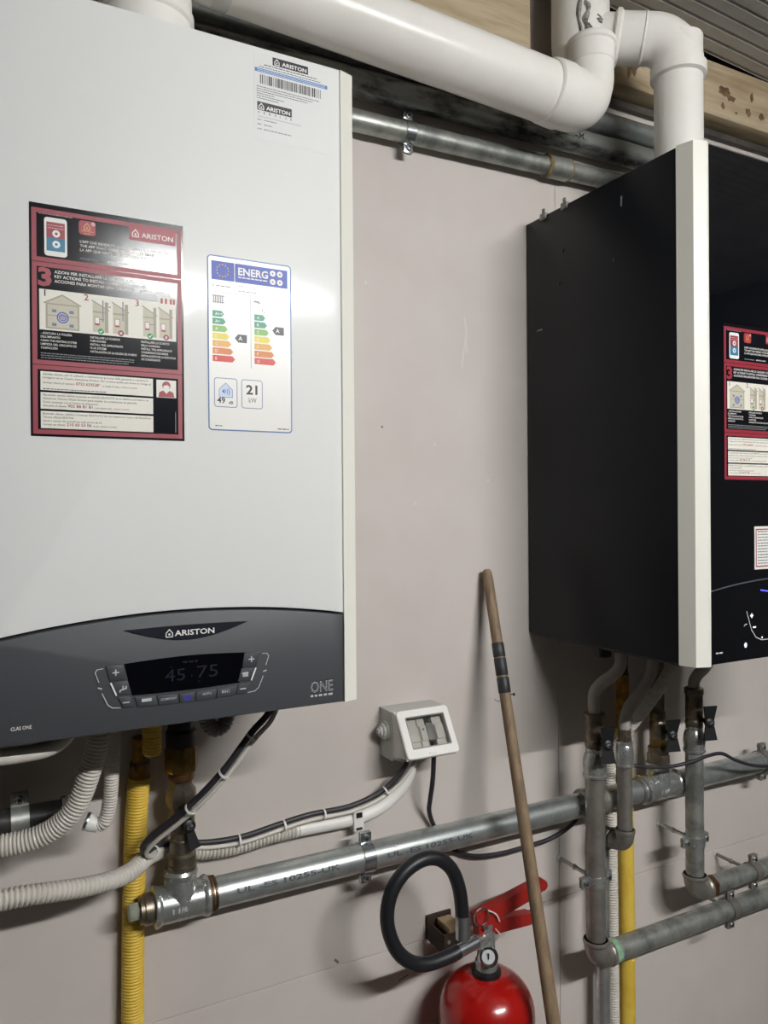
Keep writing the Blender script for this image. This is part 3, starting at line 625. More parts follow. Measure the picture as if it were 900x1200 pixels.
# ------------------------------------------------------------------ white plastic flue
def ring(r, w=.006, lip=.0035): return [(r, 0), (r+lip, .001), (r+lip, w-.001), (r, w)]
def flue():
    R = .041
    t = thing('flue_pipe', 'white plastic flue with elbows joining both boilers under the ceiling', 'flue', (.9, -.12, 2.256))
    R = .0475; r2 = .0405
    A = Vector((-.9, -.117, 2.334)); B = Vector((.853, -.127, 2.2350)); d = (B-A).normalized()
    lp = MB().tube([A, B], R, 'pvc', 40).build('long_pipe', t)
    MB().lathe([(R, 0), (R+.0006, .001), (R+.0006, .022), (R, .023)], A+d*1.19, d, 'sticker_clear', 36, False).build('clear_tape', lp)
    # elbow turning up into the stack tee
    corner = Vector((.937, -.130, 2.2305)); up = U = Vector((0, 0, 1)); rs = .0370
    path = [corner-d*.092]+arc_bend(corner, d, up, .046, 12)+[corner+up*.075]
    rad = [R+.0015, R+.0015]+[R+.0015+(rs-R-.0015)*min(1, k/9)**1.5 for k in range(1, 13)]+[rs]
    e = MB().tube(path, rad, 'pvc', 40).build('elbow', t)
    MB().lathe([(R, 0), (R+.003, .003), (R+.004, .020), (R+.004, .034), (R+.0015, .036)], corner-d*.100, d, 'pvc', 40).build('socket_rim', e)
    MB().lathe([(rs, 0), (rs+.0015, .002), (rs+.0015, .030), (rs+.004, .033), (rs+.004, .040), (rs, .044)], corner+up*.070, up, 'pvc', 40).build('socket_rim', e)
    sx, sy = .951, -.088
    st = MB().lathe([(R-.002, 0), (R+.002, .003), (R+.002, .028), (R+.0005, .032), (R+.0025, .060), (R+.0025, .25)], (sx, sy, 2.306), (0, 0, 1), 'pvc', 40).build('stack_tee', t)
    # grey filler smeared down the stack
    sm = MB()
    for a0, z0, z1, w in ((228, 2.348, 2.47, .09), (240, 2.354, 2.41, .12), (247, 2.338, 2.371, .06), (272, 2.372, 2.382, .11), (266, 2.376, 2.387, .06), (238, 2.318, 2.328, .04)):
        vs = []; n = 9
        for i in range(n+1):
            f = i/n; ww = w*(.35+.65*abs(sin(7.3*f+a0)))*(1 if 0 < i < n else .3); z = z0+(z1-z0)*f; a = radians(a0)+.06*sin(9*f+a0)
            for k in (-1, 0, 1):
                aa = a+ww*k; rr = R+.0030+(.0022 if k == 0 else .0002); vs.append((sx+rr*cos(aa), sy+rr*sin(aa), z))
        fs = []
        for i in range(n): fs += [(3*i, 3*i+1, 3*i+4, 3*i+3), (3*i+1, 3*i+2, 3*i+5, 3*i+4)]
        sm.add(vs, fs, 'putty')
    lab(sm.build('filler_smear', st), 'grey filler smear')
    # branch to the second boiler
    P0 = Vector((.951, -.088, 2.376)); P1 = Vector((1.078, -.190, 2.352)); bd = (P1-P0).normalized()
    MB().tube([P0, P0+bd*.10], r2-.001, 'pvc', 36).build('branch_pipe', t)
    MB().lathe([(r2-.001, 0), (r2+.006, .004), (r2+.006, .010), (r2+.0015, .014), (r2+.0015, .05)], P0+bd*.054, bd, 'pvc', 40).build('branch_socket', t)
    dn = Vector((0, 0, -1)); el = [P0+bd*.075]+arc_bend(P1, bd, dn, .046, 12)+[P1+dn*.062]
    e2 = MB().tube(el, r2+.0012, 'pvc', 40).build('riser_elbow', t)
    MB().lathe([(r2, 0), (r2+.0055, .002), (r2+.0055, .020), (r2, .023)], P1+dn*.046, dn, 'pvc', 40).build('socket_rim', e2)
    MB().lathe(ring(r2+.001, .004, .002), P0+bd*.104, bd, 'pvc', 40).build('socket_rim', e2)
    MB().lathe([(r2-.0005, 0), (r2-.0005, .245), (r2+.006, .249), (r2+.007, .271), (r2+.010, .273), (r2+.010, .284)], (1.078, -.190, 2.3515), dn, 'pvc', 40).build('riser_pipe', t)
    # collar on the white boiler
    o = MB().lathe([(.054, 0), (.054, .085), (.0575, .088), (.0575, .098), (.055, .100), (.055, .12), (.050, .124)], (.196, -.145, 2.066), (0, 0, 1), 'pvc', 40).build('flue_collar', None)
    tag(o, 'white round flue collar on top of the white boiler', 'collar')
flue()

# ------------------------------------------------------------------ fittings
def screw_head(mb, c, axis, r=.0055, mt='zinc'):
    mb.lathe([(r, 0), (r, .0018), (r*.75, .0036), (0, .0042)], c, axis, mt, 14)
    a = Vector(axis).normalized(); u = a.orthogonal().normalized(); w = a.cross(u); o = Vector(c)+a*.0040
    mb.obox(o, (u, w, a), (r*.6, r*.12, .0008), 'dark_plastic'); mb.obox(o, (u, w, a), (r*.12, r*.6, .0008), 'dark_plastic')
def pipe_clamp(c, axis, r, label, mt='zinc', wid=.019, rod=True, rodlen=None, group='pipe clamps'):
    """two-piece clamp: ring round the pipe, ears, two screws, stud to the wall with its plug"""
    c = Vector(c); a = Vector((1, 0, 0)) if axis == 'x' else Vector((0, 0, 1)); s = Vector((0, 0, 1)) if axis == 'x' else Vector((1, 0, 0))
    t = thing('pipe_clamp', label, 'clamp', (c.x, 0, c.z), group)
    R = r+.0004
    rg = MB(); n = 32
    prof = [(R, -wid/2), (R+.0022, -wid/2), (R+.0022, wid/2), (R, wid/2), (R, -wid/2)]
    rg.lathe(prof, c, a, mt, n, False); rg.build('clamp_band', t)
    for k in (1, -1):
        e = MB(); f = Vector((0, -1, 0)); o = c+s*(R+.009)*k
        for q in (-.0026, .0026): e.obox(o-f*q*1.0, (a, f, s), (wid/2, .0016, .0085), mt, .001)
        eo = e.build('clamp_ear', t)
        sc = MB(); screw_head(sc, o+f*.0042, f); sc.lathe([(.0026, 0), (.0026, .014)], o+f*.004, -f, mt, 10); sc.build('screw', eo)
    if rod:
        st = MB(); L = abs(c.y)-R; st.lathe([(.0036, 0), (.0036, L*.5), (.0052, L*.5), (.0052, L*.5+.004), (.0036, L*.5+.005), (.0036, L)], (c.x, 0, c.z), (0, -1, 0), mt, 12)
        st.lathe([(.0075, 0), (.0075, .0015), (.0045, .003)], (c.x, 0, c.z), (0, -1, 0), 'plastic_grey', 14)
        st.build('wall_stud', t)
    return t
def galv_elbow(mb, corner, a, b, r, mt='fitting', R=None):
    """screwed elbow with beaded mouths; a = direction of travel in, b = out"""
    R = R or r*1.35; corner = Vector(corner); a = Vector(a).normalized(); b = Vector(b).normalized(); w = r*1.22
    path = [corner-a*(R+.010)]+arc_bend(corner, a, b, R, 10)+[corner+b*(R+.010)]
    mb.tube(path, w, mt, 28)
    bead = [(w, 0), (w*1.08, .001), (w*1.12, .004), (w*1.08, .007), (w, .009)]
    mb.lathe(bead, corner-a*(R+.010), a, mt, 28); mb.lathe(bead, corner+b*(R+.010), -b, mt, 28)
def hexnut(mb, c, axis, r, h, mt): mb.lathe([(r*.93, 0), (r, h*.12), (r, h*.88), (r*.93, h)], c, axis, mt, 6)
def adapter(mb, x, y, z0, z1, r0, r1, mt='fitting'):
    """reducing socket: beaded wide mouth at z0, domed shoulder, narrow mouth at z1"""
    h = z1-z0
    mb.lathe([(r0*1.16, 0), (r0*1.24, .0015), (r0*1.24, .005), (r0*1.15, .0065), (r0*1.17, h*.3), (r0*1.22, h*.45), (r0*1.18, h*.62), (r1*1.30, h*.82), (r1*1.22, h*.86), (r1*1.30, h*.90), (r1*1.30, h)], (x, y, z0), (0, 0, 1), mt, 26)
def butterfly(parent, c, side, up=(0, 0, 1), L=.024, w=.0075):
    """small two-winged valve handle on its stem"""
    c = Vector(c); f = Vector(side).normalized(); u = Vector(up).normalized(); s = f.cross(u).normalized()
    m = MB(); m.lathe([(.0045, -.022), (.0045, -.002), (.0085, -.002), (.009, .006), (.006, .008)], c, f, 'handle_black', 16)
    for k in (1, -1):
        vs = []
        for (p, q, o) in ((0, -.7, .001), (0, .7, .001), (1, 1.25, .005), (1, -1.15, .005)):
            for dd in (0, .0028): vs.append(c+u*(k*p*L)+s*(q*w)+f*(o+dd))
        m.add(vs, [(0, 2, 4, 6), (7, 5, 3, 1), (0, 1, 3, 2), (2, 3, 5, 4), (4, 5, 7, 6), (6, 7, 1, 0)], 'handle_black')
    h = lab(m.build('valve_handle', parent), 'black butterfly handle')
    return h, c, f
def handle(parent, c, side, **kw):
    h, c, f = butterfly(parent, c, side, **kw)
    k = MB(); screw_head(k, Vector(c)+f*.0075, f, .0045)
    # merged into the handle's owner as its own sub-part
    o = k.build('screw', parent); return h

# ------------------------------------------------------------------ main header pipe, lower wall
def header():
    y, z, r = -.050, 1.010, .0212; X = Vector((1, 0, 0)); U = Vector((0, 0, 1))
    t = thing('header_pipe', 'long galvanised steel pipe running along the wall below both boilers', 'pipe', (.9, y, z))
    p = MB().lathe([(r, 0), (r, 1.70)], (.285, y, z), X, 'galv', 40).build('pipe', t)
    # ink marks round the steel
    mk = MB()
    for s, x0, w, h, a in (('UL -ES 10255-UK', .325, .160, .0068, 4), ('UL -ES 10255-UK', .565, .160, .0068, 0)):
        vs, fs = text2d(s, .030); xa = min(v[0] for v in vs); xb = max(v[0] for v in vs); kx = w/(xb-xa); ky = h/.69; rr = r+.0004
        mk.add([(x0+(v[0]-xa)*kx, y-rr*cos(radians(a)+v[1]*ky/rr), z+rr*sin(radians(a)+v[1]*ky/rr)) for v in vs], fs, 'ink_darkgrey')
    mk.build('stamped_ink', p, 0)['kind'] = 'stuff'
    def tee(x, half=.040):
        m = MB(); w = r*1.17
        m.lathe([(w, 0), (w*1.09, .001), (w*1.12, .004), (w*1.06, .008), (w, .010), (w, 2*half-.010), (w*1.06, 2*half-.008), (w*1.12, 2*half-.004), (w*1.09, 2*half-.001), (w, 2*half)], (x-half, y, z), X, 'fitting', 32)
        m.lathe([(w*1.02, 0), (w*.92, .024), (w*.84, .034), (w*.90, .037), (w*.94, .042), (w*.84, .046)], (x, y, z), U, 'fitting', 28)
        k = m.build('tee', t)
        mm = MB(); o = Vector((x, y-w*1.0, z)); 
        vs, fs = text2d('1 1/4', .03)
        xa = min(v[0] for v in vs)
        mm.add([(x-.016+(v[0]-xa)*.010, y-(w+.0005)*cos((v[1]*.010-.004)/w), z+(w+.0005)*sin((v[1]*.010-.004)/w)) for v in vs], fs, 'ink_silver')
        mm.build('cast_lettering', k, 0)['kind'] = 'stuff'
        return k
    # left end: tee, bush, square plug
    tee(.251, .038)
    m = MB().lathe([(.0205, 0), (.0205, .012), (.018, .013), (.018, .018)], (.2135, y, z), -X, 'valve_nickel', 28); m.build('bush', t)
    m = MB(); hexnut(m, (.1955, y, z), -X, .0125, .014, 'plug_pale'); lab(m.build('plug', t), 'pale square plug')
    MB().lathe([(.0245, 0), (.0245, .004)], (.289, y, z), X, 'copper_dull', 28).build('thread_seal', t); MB().lathe([(.0240, 0), (.0240, .003)], (.2955, y, z), X, 'copper_dull', 28).build('thread_seal', t)
    x = .253
    v = MB(); v.lathe([(.020, 0), (.020, .010), (.018, .011), (.0195, .013), (.0195, .024), (.0165, .027)], (x, y, 1.052), U, 'valve_nickel', 26)
    v.lathe([(.0165, 0), (.0165, .018), (.0150, .020), (.0150, .030), (.0180, .034), (.0180, .052), (.0155, .056), (.0155, .062)], (x, y, 1.078), U, 'valve_nickel', 26); vb = v.build('valve_body', t)
    handle(vb, (x+.004, y-.020, 1.121), (.1, -1, 0), up=(-.25, 0, 1), L=.032, w=.0065)
    n = MB(); n.lathe([(.0160, 0), (.0205, .006), (.0215, .012), (.0205, .024), (.0150, .032), (.0150, .040)], (x, y, 1.139), U, 'valve_nickel', 8); n.build('union', t)
    n = MB(); n.lathe([(.0165, 0), (.0180, .004), (.0165, .014)], (x, y, 1.178), U, 'copper_dull', 24); n.lathe([(.0215, 0), (.0225, .002), (.0225, .032), (.0205, .035)], (x, y, 1.191), U, 'brass', 8); lab(n.build('brass_coupling', t), 'brass coupling')
    n = MB().lathe([(.0205, 0), (.0205, .02), (.0175, .024), (.0175, .070)], (x, y, 1.226), U, 'black_pipe', 22); n.build('top_nut', t)
    # right side: flange coupling and second tee with its valve
    m = MB().lathe([(r*1.14, 0), (r*1.28, .002), (r*1.28, .012), (r*1.14, .016), (r*1.14, .046), (r*1.24, .049), (r*1.24, .056), (r*1.14, .058)], (.975, y, z), X, 'galv_dull', 30); m.build('coupling', t)
    x = 1.171; tee(x, .046)
    MB().lathe([(.0240, 0), (.0240, .006)], (1.112, y, z), X, 'galv_dull', 26).build('thread_seal', t); MB().lathe([(.0245, 0), (.0245, .005)], (1.219, y, z), X, 'galv_dull', 26).build('thread_seal', t)
    m = MB(); hexnut(m, (x, y, 1.056), U, .0215, .018, 'valve_nickel'); m.lathe([(.018, 0), (.0195, .004), (.0195, .012), (.016, .015)], (x, y, 1.074), U, 'valve_nickel', 26); m.build('union', t)
    v = MB(); hexnut(v, (x, y, 1.089), U, .0165, .013, 'brass'); v.lathe([(.0145, 0), (.0160, .004), (.0160, .030), (.0140, .036), (.0155, .040), (.0155, .052), (.0125, .056), (.0125, .16)], (x, y, 1.102), U, 'valve_nickel', 24); vb = v.build('valve_body', t)
    handle(vb, (x-.001, y-.034, 1.118), (-.3, -1, 0), L=.030, w=.0125)
    return t
header()
pipe_clamp((.536, -.050, 1.010), 'x', .0212, 'zinc clamp on the long pipe below the grey switch box')
pipe_clamp((1.475, -.050, 1.010), 'x', .0212, 'zinc clamp on the long pipe at the right edge, above the black cable', mt='galv_dull')

# ------------------------------------------------------------------ pipes under the black boiler
X = Vector((1, 0, 0)); Y = Vector((0, 1, 0)); U = Vector((0, 0, 1))
def drops():
    # first drop: valve, reducing socket, elbow, long horizontal run
    x, y, r = .967, -.095, .0169
    t = thing('drop_pipe', 'leftmost galvanised drop pipe under the black boiler, turning into the lowest run', 'pipe', (x, y, .757))
    MB().lathe([(r, 0), (r, .29)], (x, y, .79), U, 'galv_dull', 30).build('vertical_pipe', t)
    m = MB(); galv_elbow(m, (x, y, .757), -U, X, r, 'galv_dull'); m.build('elbow', t)
    MB().lathe([(.0195, 0), (.0195, .86)], (x+.045, y, .757), X, 'galv_old', 32).build('horizontal_pipe', t)
    lab(MB().lathe([(.0205, 0), (.0212, .004), (.0200, .013)], (x+.034, y, .757), X, 'paste_green', 26).build('thread_paste', t), 'pale green thread paste')
    m = MB(); adapter(m, x, y, 1.076, 1.128, r, .0125); m.build('reducing_socket', t)
    v = MB(); v.lathe([(.0135, 0), (.0165, .002), (.0175, .010), (.0155, .014), (.0165, .016), (.0165, .050), (.0185, .052), (.0185, .060), (.015, .062)], (x, y, 1.128), U, 'valve_nickel', 26); vb = v.build('valve_body', t)
    handle(vb, (x-.006, y-.036, 1.143), (-.3, -1, 0), L=.031, w=.0115)
    # second drop: turns to the wall and runs on down
    x, y, r = 1.038, -.095, .0134
    t = thing('drop_pipe', 'thin galvanised drop pipe stepping back to the wall beside the yellow pipe', 'pipe', (x, y, .96))
    MB().lathe([(r, 0), (r, .135)], (x, y, .958), U, 'galv_dull', 28).build('vertical_pipe', t)
    m = MB(); galv_elbow(m, (x, y, .942), -U, Y, r, 'galv_dull'); m.build('elbow', t)
    m = MB(); galv_elbow(m, (x, -.036, .942), Y, -U, r, 'galv_dull'); m.build('elbow', t)
    MB().lathe([(r, 0), (r, .92)], (x, -.036, .0), U, 'galv', 28).build('lower_pipe', t)
    m = MB(); adapter(m, x, y, 1.083, 1.129, r, .0110); m.build('reducing_socket', t)
    m = MB(); hexnut(m, (x, y, 1.129), U, .0125, .012, 'valve_nickel'); m.lathe([(.0115, 0), (.0115, .010)], (x, y, 1.141), U, 'valve_nickel', 20); m.build('union', t)
    # third drop: right-hand one
    x, y, r = 1.224, -.090, .0169
    t = thing('drop_pipe', 'right galvanised drop pipe under the black boiler, turning into the upper run', 'pipe', (x, y, .816))
    MB().lathe([(r, 0), (r, .24)], (x, y, .845), U, 'galv_old', 30).build('vertical_pipe', t)
    m = MB(); galv_elbow(m, (x, y, .812), -U, X, r, 'galv_dull'); m.build('elbow', t)
    MB().lathe([(.0169, 0), (.0169, .6)], (x+.045, y, .812), X, 'galv_old', 30).build('horizontal_pipe', t)
    m = MB(); hexnut(m, (x+.035, y, .812), X, .0205, .014, 'copper_dull'); m.build('thread_seal', t)
    m = MB(); adapter(m, x, y, 1.080, 1.130, r, .0125); m.build('reducing_socket', t)
    v = MB(); v.lathe([(.0145, 0), (.0165, .003), (.0165, .010), (.0150, .013), (.0165, .016), (.0165, .060), (.0180, .062), (.0180, .072), (.014, .074)], (x, y, 1.130), U, 'valve_nickel', 26); vb = v.build('valve_body', t)
    handle(vb, (x-.003, y-.036, 1.145), (-.3, -1, 0), L=.032, w=.0115)
drops()
pipe_clamp((.967, -.095, .895), 'z', .0169, 'zinc clamp with wall stud on the leftmost drop pipe', mt='fitting')
pipe_clamp((1.224, -.090, .910), 'z', .0169, 'zinc clamp with wall stud on the right drop pipe', mt='fitting')
pipe_clamp((1.392, -.090, .812), 'x', .0169, 'zinc clamp on the upper run at the right edge', mt='galv_dull')
pipe_clamp((1.315, -.095, .757), 'x', .0195, 'zinc clamp on the lowest pipe run', mt='galv_dull')

def boiler_hoses():
    def h(pts, r, mt, label, name='insulated_hose', pitch=None, group='hoses under the black boiler'):
        m = MB()
        if pitch: hose(m, pts, r, mt, pitch)
        else: m.tube(spline(pts, .006), r, mt, 18)
        tag(m.build(name, None, 50), label, 'hose', group)
    h([(.967, -.095, 1.186), (.966, -.095, 1.205), (.966, -.097, 1.225), (.972, -.108, 1.243), (.984, -.122, 1.258), (.994, -.13, 1.275), (.9955, -.13, 1.298)], .0105, 'insul', 'grey insulated hose above the leftmost drop pipe')
    h([(1.038, -.095, 1.148), (1.038, -.096, 1.165), (1.042, -.102, 1.19), (1.055, -.116, 1.220), (1.068, -.127, 1.248), (1.0735, -.13, 1.275), (1.0735, -.13, 1.298)], .0102, 'insul', 'grey insulated hose above the thin drop pipe')
    h([(1.224, -.090, 1.200), (1.222, -.092, 1.215), (1.218, -.105, 1.232), (1.214, -.125, 1.250), (1.213, -.138, 1.272), (1.213, -.14, 1.298)], .0105, 'insul', 'grey insulated hose above the right drop pipe')
    h([(1.116, -.145, 1.298), (1.114, -.140, 1.275), (1.108, -.125, 1.238), (1.098, -.100, 1.195), (1.086, -.068, 1.148), (1.080, -.035, 1.100), (1.080, -.017, 1.062), (1.081, -.0135, 1.02), (1.083, -.0135, .95), (1.085, -.0135, .8), (1.087, -.0135, .5), (1.088, -.0135, .01)], .0115, 'hose_white', 'white corrugated hose running down the wall beside the yellow pipe', 'corrugated_hose', .0050)
    t = thing('gas_pipe', 'yellow sleeved gas pipe below the black boiler', 'pipe', (1.12, -.02, 0))
    MB().tube(spline([(1.121, -.0165, 0), (1.120, -.0165, .6), (1.119, -.0165, .85), (1.114, -.020, 1.02), (1.098, -.030, 1.13)], .02), .0150, 'yellow', 20).build('pipe_sleeve', t)
    MB().tube(spline([(1.0985, -.030, 1.128), (1.095, -.033, 1.17), (1.090, -.038, 1.235)], .01), .0125, 'yellow_dirty', 18).build('inner_pipe', t)
    MB().tube([(1.0900, -.038, 1.235), (1.089, -.039, 1.300)], .0105, 'dark_plastic', 16).build('gas_connector', t)
boiler_hoses()

# ------------------------------------------------------------------ upper wall pipes
def upper_pipes():
    t = thing('wall_pipe', 'galvanised pipe with a coupling, lowest of the three along the wall top', 'pipe', (.5, -.022, 2.168))
    p0, p1 = Vector((-.6, -.022, 2.152)), Vector((1.9, -.022, 2.186)); d = (p1-p0).normalized()
    at = lambda x: p0+d*((x-p0.x)/d.x)
    MB().tube([p0, p1], .0168, 'galv_old', 30).build('pipe', t)
    MB().lathe([(.0170, 0), (.0196, .001), (.0196, .050), (.0170, .051)], at(.926), d, 'galv_old', 28).build('coupling', t)
    MB().lathe([(.0192, 0), (.0208, .002), (.0208, .006), (.0192, .008)], at(.924), d, 'hemp', 26).build('thread_seal', t); MB().lathe([(.0192, 0), (.0204, .002), (.0192, .005)], at(.975), d, 'hemp', 26).build('thread_seal', t)
    t = thing('wall_pipe', 'dark stained steel pipe, middle of the three along the wall top', 'pipe', (.5, -.025, 2.226))
    b = MB().tube([(-.6, -.025, 2.216), (1.9, -.025, 2.238)], .0212, 'galv_stain', 32).build('pipe', t)
    vs, fs = text2d('-M', .02); mk = MB(); xa = min(v[0] for v in vs)
    zz = 2.216+.0088*(.985+.6)
    mk.add([(.975+(v[0]-xa)*.022, -.025-.0214*cos(radians(-14)+v[1]*.016/.0214), zz+.0214*sin(radians(-14)+v[1]*.016/.0214)) for v in vs], fs, 'ink_black'); mk.build('stamped_ink', b, 0)['kind'] = 'stuff'
    o = MB().tube([(-.6, -.024, 2.276), (1.9, -.024, 2.280)], .0200, 'galv', 32).build('wall_pipe', None)
    tag(o, 'grey steel pipe, topmost of the three along the wall top', 'pipe')
    pipe_clamp((.637, -.022, 2.1688), 'x', .0168, 'shiny zinc clamp with two screws on the upper galvanised pipe', wid=.017)
upper_pipes()

# ------------------------------------------------------------------ left: hoses, gas pipe, dark pipe
def left_side():
    t = thing('steel_pipe', 'dark steel pipe stub at the left edge, behind the corrugated hose', 'pipe', (0, -.05, 1.165))
    MB().tube([(-.9, -.05, 1.171), (.098, -.05, 1.161)], .0168, 'black_pipe', 28).build('pipe', t)
    MB().lathe([(.0172, 0), (.0205, .001), (.0205, .006), (.0172, .007)], (.098, -.05, 1.161), X, 'galv_dull', 26).build('end_ring', t)
    pipe_clamp((.050, -.050, 1.1615), 'x', .0172, 'grey clamp on the dark pipe stub at the left edge', mt='galv_old', wid=.021)
    m = MB(); hose(m, [(.132, -.155, 1.300), (.130, -.152, 1.272), (.121, -.145, 1.235), (.107, -.135, 1.196), (.086, -.125, 1.172), (.058, -.118, 1.160), (.02, -.112, 1.157), (-.06, -.105, 1.158), (-.4, -.10, 1.165), (-.8, -.10, 1.165)], .0135, 'hose_white', .0046)
    tag(m.build('corrugated_hose', None, 50), 'thick white corrugated hose curving from the white boiler to the left edge', 'hose')
    t = thing('condensate_hose', 'thin white corrugated hose ending in a small spout under the white boiler', 'hose', (.15, -.12, 1.15))
    m = MB(); hose(m, [(.152, -.13, 1.300), (.152, -.125, 1.265), (.151, -.12, 1.225), (.149, -.115, 1.188), (.144, -.112, 1.165), (.136, -.108, 1.158)], .0092, 'hose_white', .0036); m.build('hose', t, 50)
    d = Vector((-.85, .25, .35)).normalized()
    m = MB(); m.lathe([(.0090, 0), (.0095, .006), (.0105, .008), (.0105, .016)], (.137, -.108, 1.158), d, 'plastic_white', 20); m.lathe([(.0112, 0), (.0118, .002), (.0112, .004), (.008, .0042)], Vector((.137, -.108, 1.158))+d*.014, d, 'zinc', 20); lab(m.build('spout', t), 'white spout with a metal ring')
    # horizontal conduit crossing the gas pipe, then on along the wall into the switch box
    t = thing('conduit', 'grey-white flexible conduit crossing the yellow pipe and rising to the switch box', 'conduit', (.2, -.03, 1.07))
    m = MB(); hose(m, [(-.5, -.15, 1.10), (-.1, -.135, 1.102), (.03, -.128, 1.100), (.08, -.120, 1.093), (.13, -.104, 1.083), (.175, -.080, 1.077), (.212, -.036, 1.076), (.240, -.0165, 1.070), (.29, -.0125, 1.056), (.34, -.0120, 1.052), (.392, -.0120, 1.057), (.440, -.0120, 1.058)], .0122, 'hose_white', .0058, .30); m.build('corrugated_section', t, 50)
    m = MB(); m.tube(spline([(.436, -.0120, 1.058), (.49, -.0125, 1.057), (.54, -.0125, 1.057), (.585, -.0135, 1.067), (.620, -.016, 1.092), (.634, -.020, 1.122), (.632, -.024, 1.155)], .006), .0108, 'plastic_white', 18); m.build('smooth_section', t, 50)
    o = MB(); o.box((.529, -.026, 1.040), (.547, -.0005, 1.075), 'plastic_white', .002); o.box((.533, -.0275, 1.062), (.543, -.0255, 1.070), 'dark_plastic'); o.box((.533, -.0275, 1.043), (.543, -.0255, 1.0465), 'dark_plastic')
    tag(o.build('conduit_clip', None), 'white plastic clip holding the smooth conduit above the zinc clamp', 'clip')
    # gas pipe
    t = thing('gas_pipe', 'yellow corrugated gas pipe below the white boiler, behind the hose', 'pipe', (.19, -.02, 0))
    m = MB(); hose(m, [(.188, -.0175, 0), (.189, -.0175, .5), (.191, -.0175, .85), (.195, -.0175, 1.05), (.199, -.021, 1.15), (.202, -.026, 1.185)], .0155, 'yellow', .0042, .10); m.build('pipe_sleeve', t, 50)
    m = MB(); m.lathe([(.0125, 0), (.0125, .020), (.0105, .024), (.0105, .060)], (.2015, -.027, 1.180), (0, -.1, 1), 'yellow_dirty', 18); m.lathe([(.0135, 0), (.0135, .008)], (.2015, -.0285, 1.198), (0, -.1, 1), 'copper_dull', 6); m.build('gas_fitting', t)
    m = MB(); hose(m, [(.207, -.085, 1.30), (.207, -.085, 1.262), (.207, -.085, 1.232)], .0125, 'yellow', .0042, .10); m.lathe([(.0118, 0), (.010, .003), (0, .004)], (.207, -.085, 1.232), (0, 0, -1), 'yellow', 16)
    tag(m.build('gas_hose', None, 50), 'short yellow corrugated hose hanging under the white boiler', 'hose')
    m = MB(); hose(m, [(.272, -.10, 1.300), (.273, -.10, 1.280), (.279, -.10, 1.262), (.290, -.10, 1.255), (.301, -.10, 1.262), (.306, -.10, 1.280), (.307, -.10, 1.300)], .0105, 'hose_grey', .0044)
    tag(m.build('drain_hose', None, 50), 'grey corrugated hose loop tucked under the white boiler', 'hose')
    m = MB(); m.tube(spline([(-.08, -.265, 1.309), (-.02, -.262, 1.305), (.05, -.256, 1.302), (.076, -.252, 1.306), (.090, -.250, 1.318)], .006), .0085, 'hose_white', 16)
    tag(m.build('insulated_hose', None, 50), 'pale hose just below the grey control panel at the left edge', 'hose')
left_side()

def cables():
    def tie(par, c, d, r=.0062):
        MB().lathe([(r, -.0014), (r+.0011, -.0014), (r+.0011, .0014), (r, .0014), (r, -.0014)], c, d, 'plastic_white', 14, False).build('cable_tie', par)
    black = [(.352, -.175, 1.318), (.338, -.170, 1.286), (.318, -.162, 1.262), (.288, -.148, 1.218), (.258, -.130, 1.180), (.232, -.108, 1.150), (.206, -.085, 1.122), (.197, -.070, 1.104), (.205, -.058, 1.092), (.224, -.030, 1.084), (.255, -.020, 1.079), (.300, -.022, 1.071), (.35, -.026, 1.071), (.405, -.026, 1.078), (.455, -.026, 1.083), (.52, -.026, 1.083), (.570, -.030, 1.096), (.600, -.034, 1.116), (.617, -.040, 1.140), (.620, -.045, 1.166)]
    t = thing('cable', 'black cable tied to a white one, from the white boiler to the switch box', 'cable', (.25, -.10, 1.17))
    MB().tube(spline(black, .005), .0043, 'cable_black', 10).build('cable_sheath', t, 60)
    sp = spline(black, .005)
    for k in (.09, .17, .25, .42, .50, .59, .68, .76, .90):
        i = int(k*(len(sp)-1)); d = (sp[min(i+1, len(sp)-1)]-sp[i-1]).normalized(); tie(t, sp[i]+Vector((.001, -.002, -.0035)), d, .0072)
    white = [(p[0]+.004, p[1]-.002, p[2]-.0075) for p in black]
    white[0] = (.360, -.172, 1.318); white[-1] = (.636, -.050, 1.166); white[-2] = (.628, -.044, 1.138); white[-3] = (.607, -.036, 1.108)
    o = MB().tube(spline(white, .005), .0032, 'cable_white', 10).build('cable', None, 60)
    tag(o, 'thin white cable tied along the black cable to the switch box', 'cable')
    o = MB().tube(spline([(.662, -.050, 1.172), (.6625, -.050, 1.145), (.663, -.045, 1.105), (.6645, -.034, 1.070), (.671, -.020, 1.045), (.685, -.011, 1.016), (.705, -.009, .985), (.730, -.009, .962), (.768, -.009, .945), (.82, -.010, .938), (.88, -.010, .938), (.94, -.012, .943), (.985, -.016, .962), (1.008, -.019, .990), (1.018, -.022, 1.02)], .006), .0040, 'cable_black', 10).build('cable', None, 60)
    tag(o, 'black cable from the switch box looping behind the galvanised pipe and wooden stick', 'cable')
    o = MB().tube(spline([(1.040, -.028, 1.078), (1.062, -.075, 1.077), (1.100, -.090, 1.070), (1.150, -.100, 1.066), (1.195, -.112, 1.072), (1.232, -.116, 1.078), (1.270, -.116, 1.076), (1.312, -.114, 1.056), (1.38, -.110, 1.033), (1.48, -.10, 1.02), (1.60, -.09, 1.04)], .006), .0034, 'cable_black', 10).build('cable', None, 60)
    tag(o, 'thin black cable crossing the right drop pipe to the right edge', 'cable')
cables()

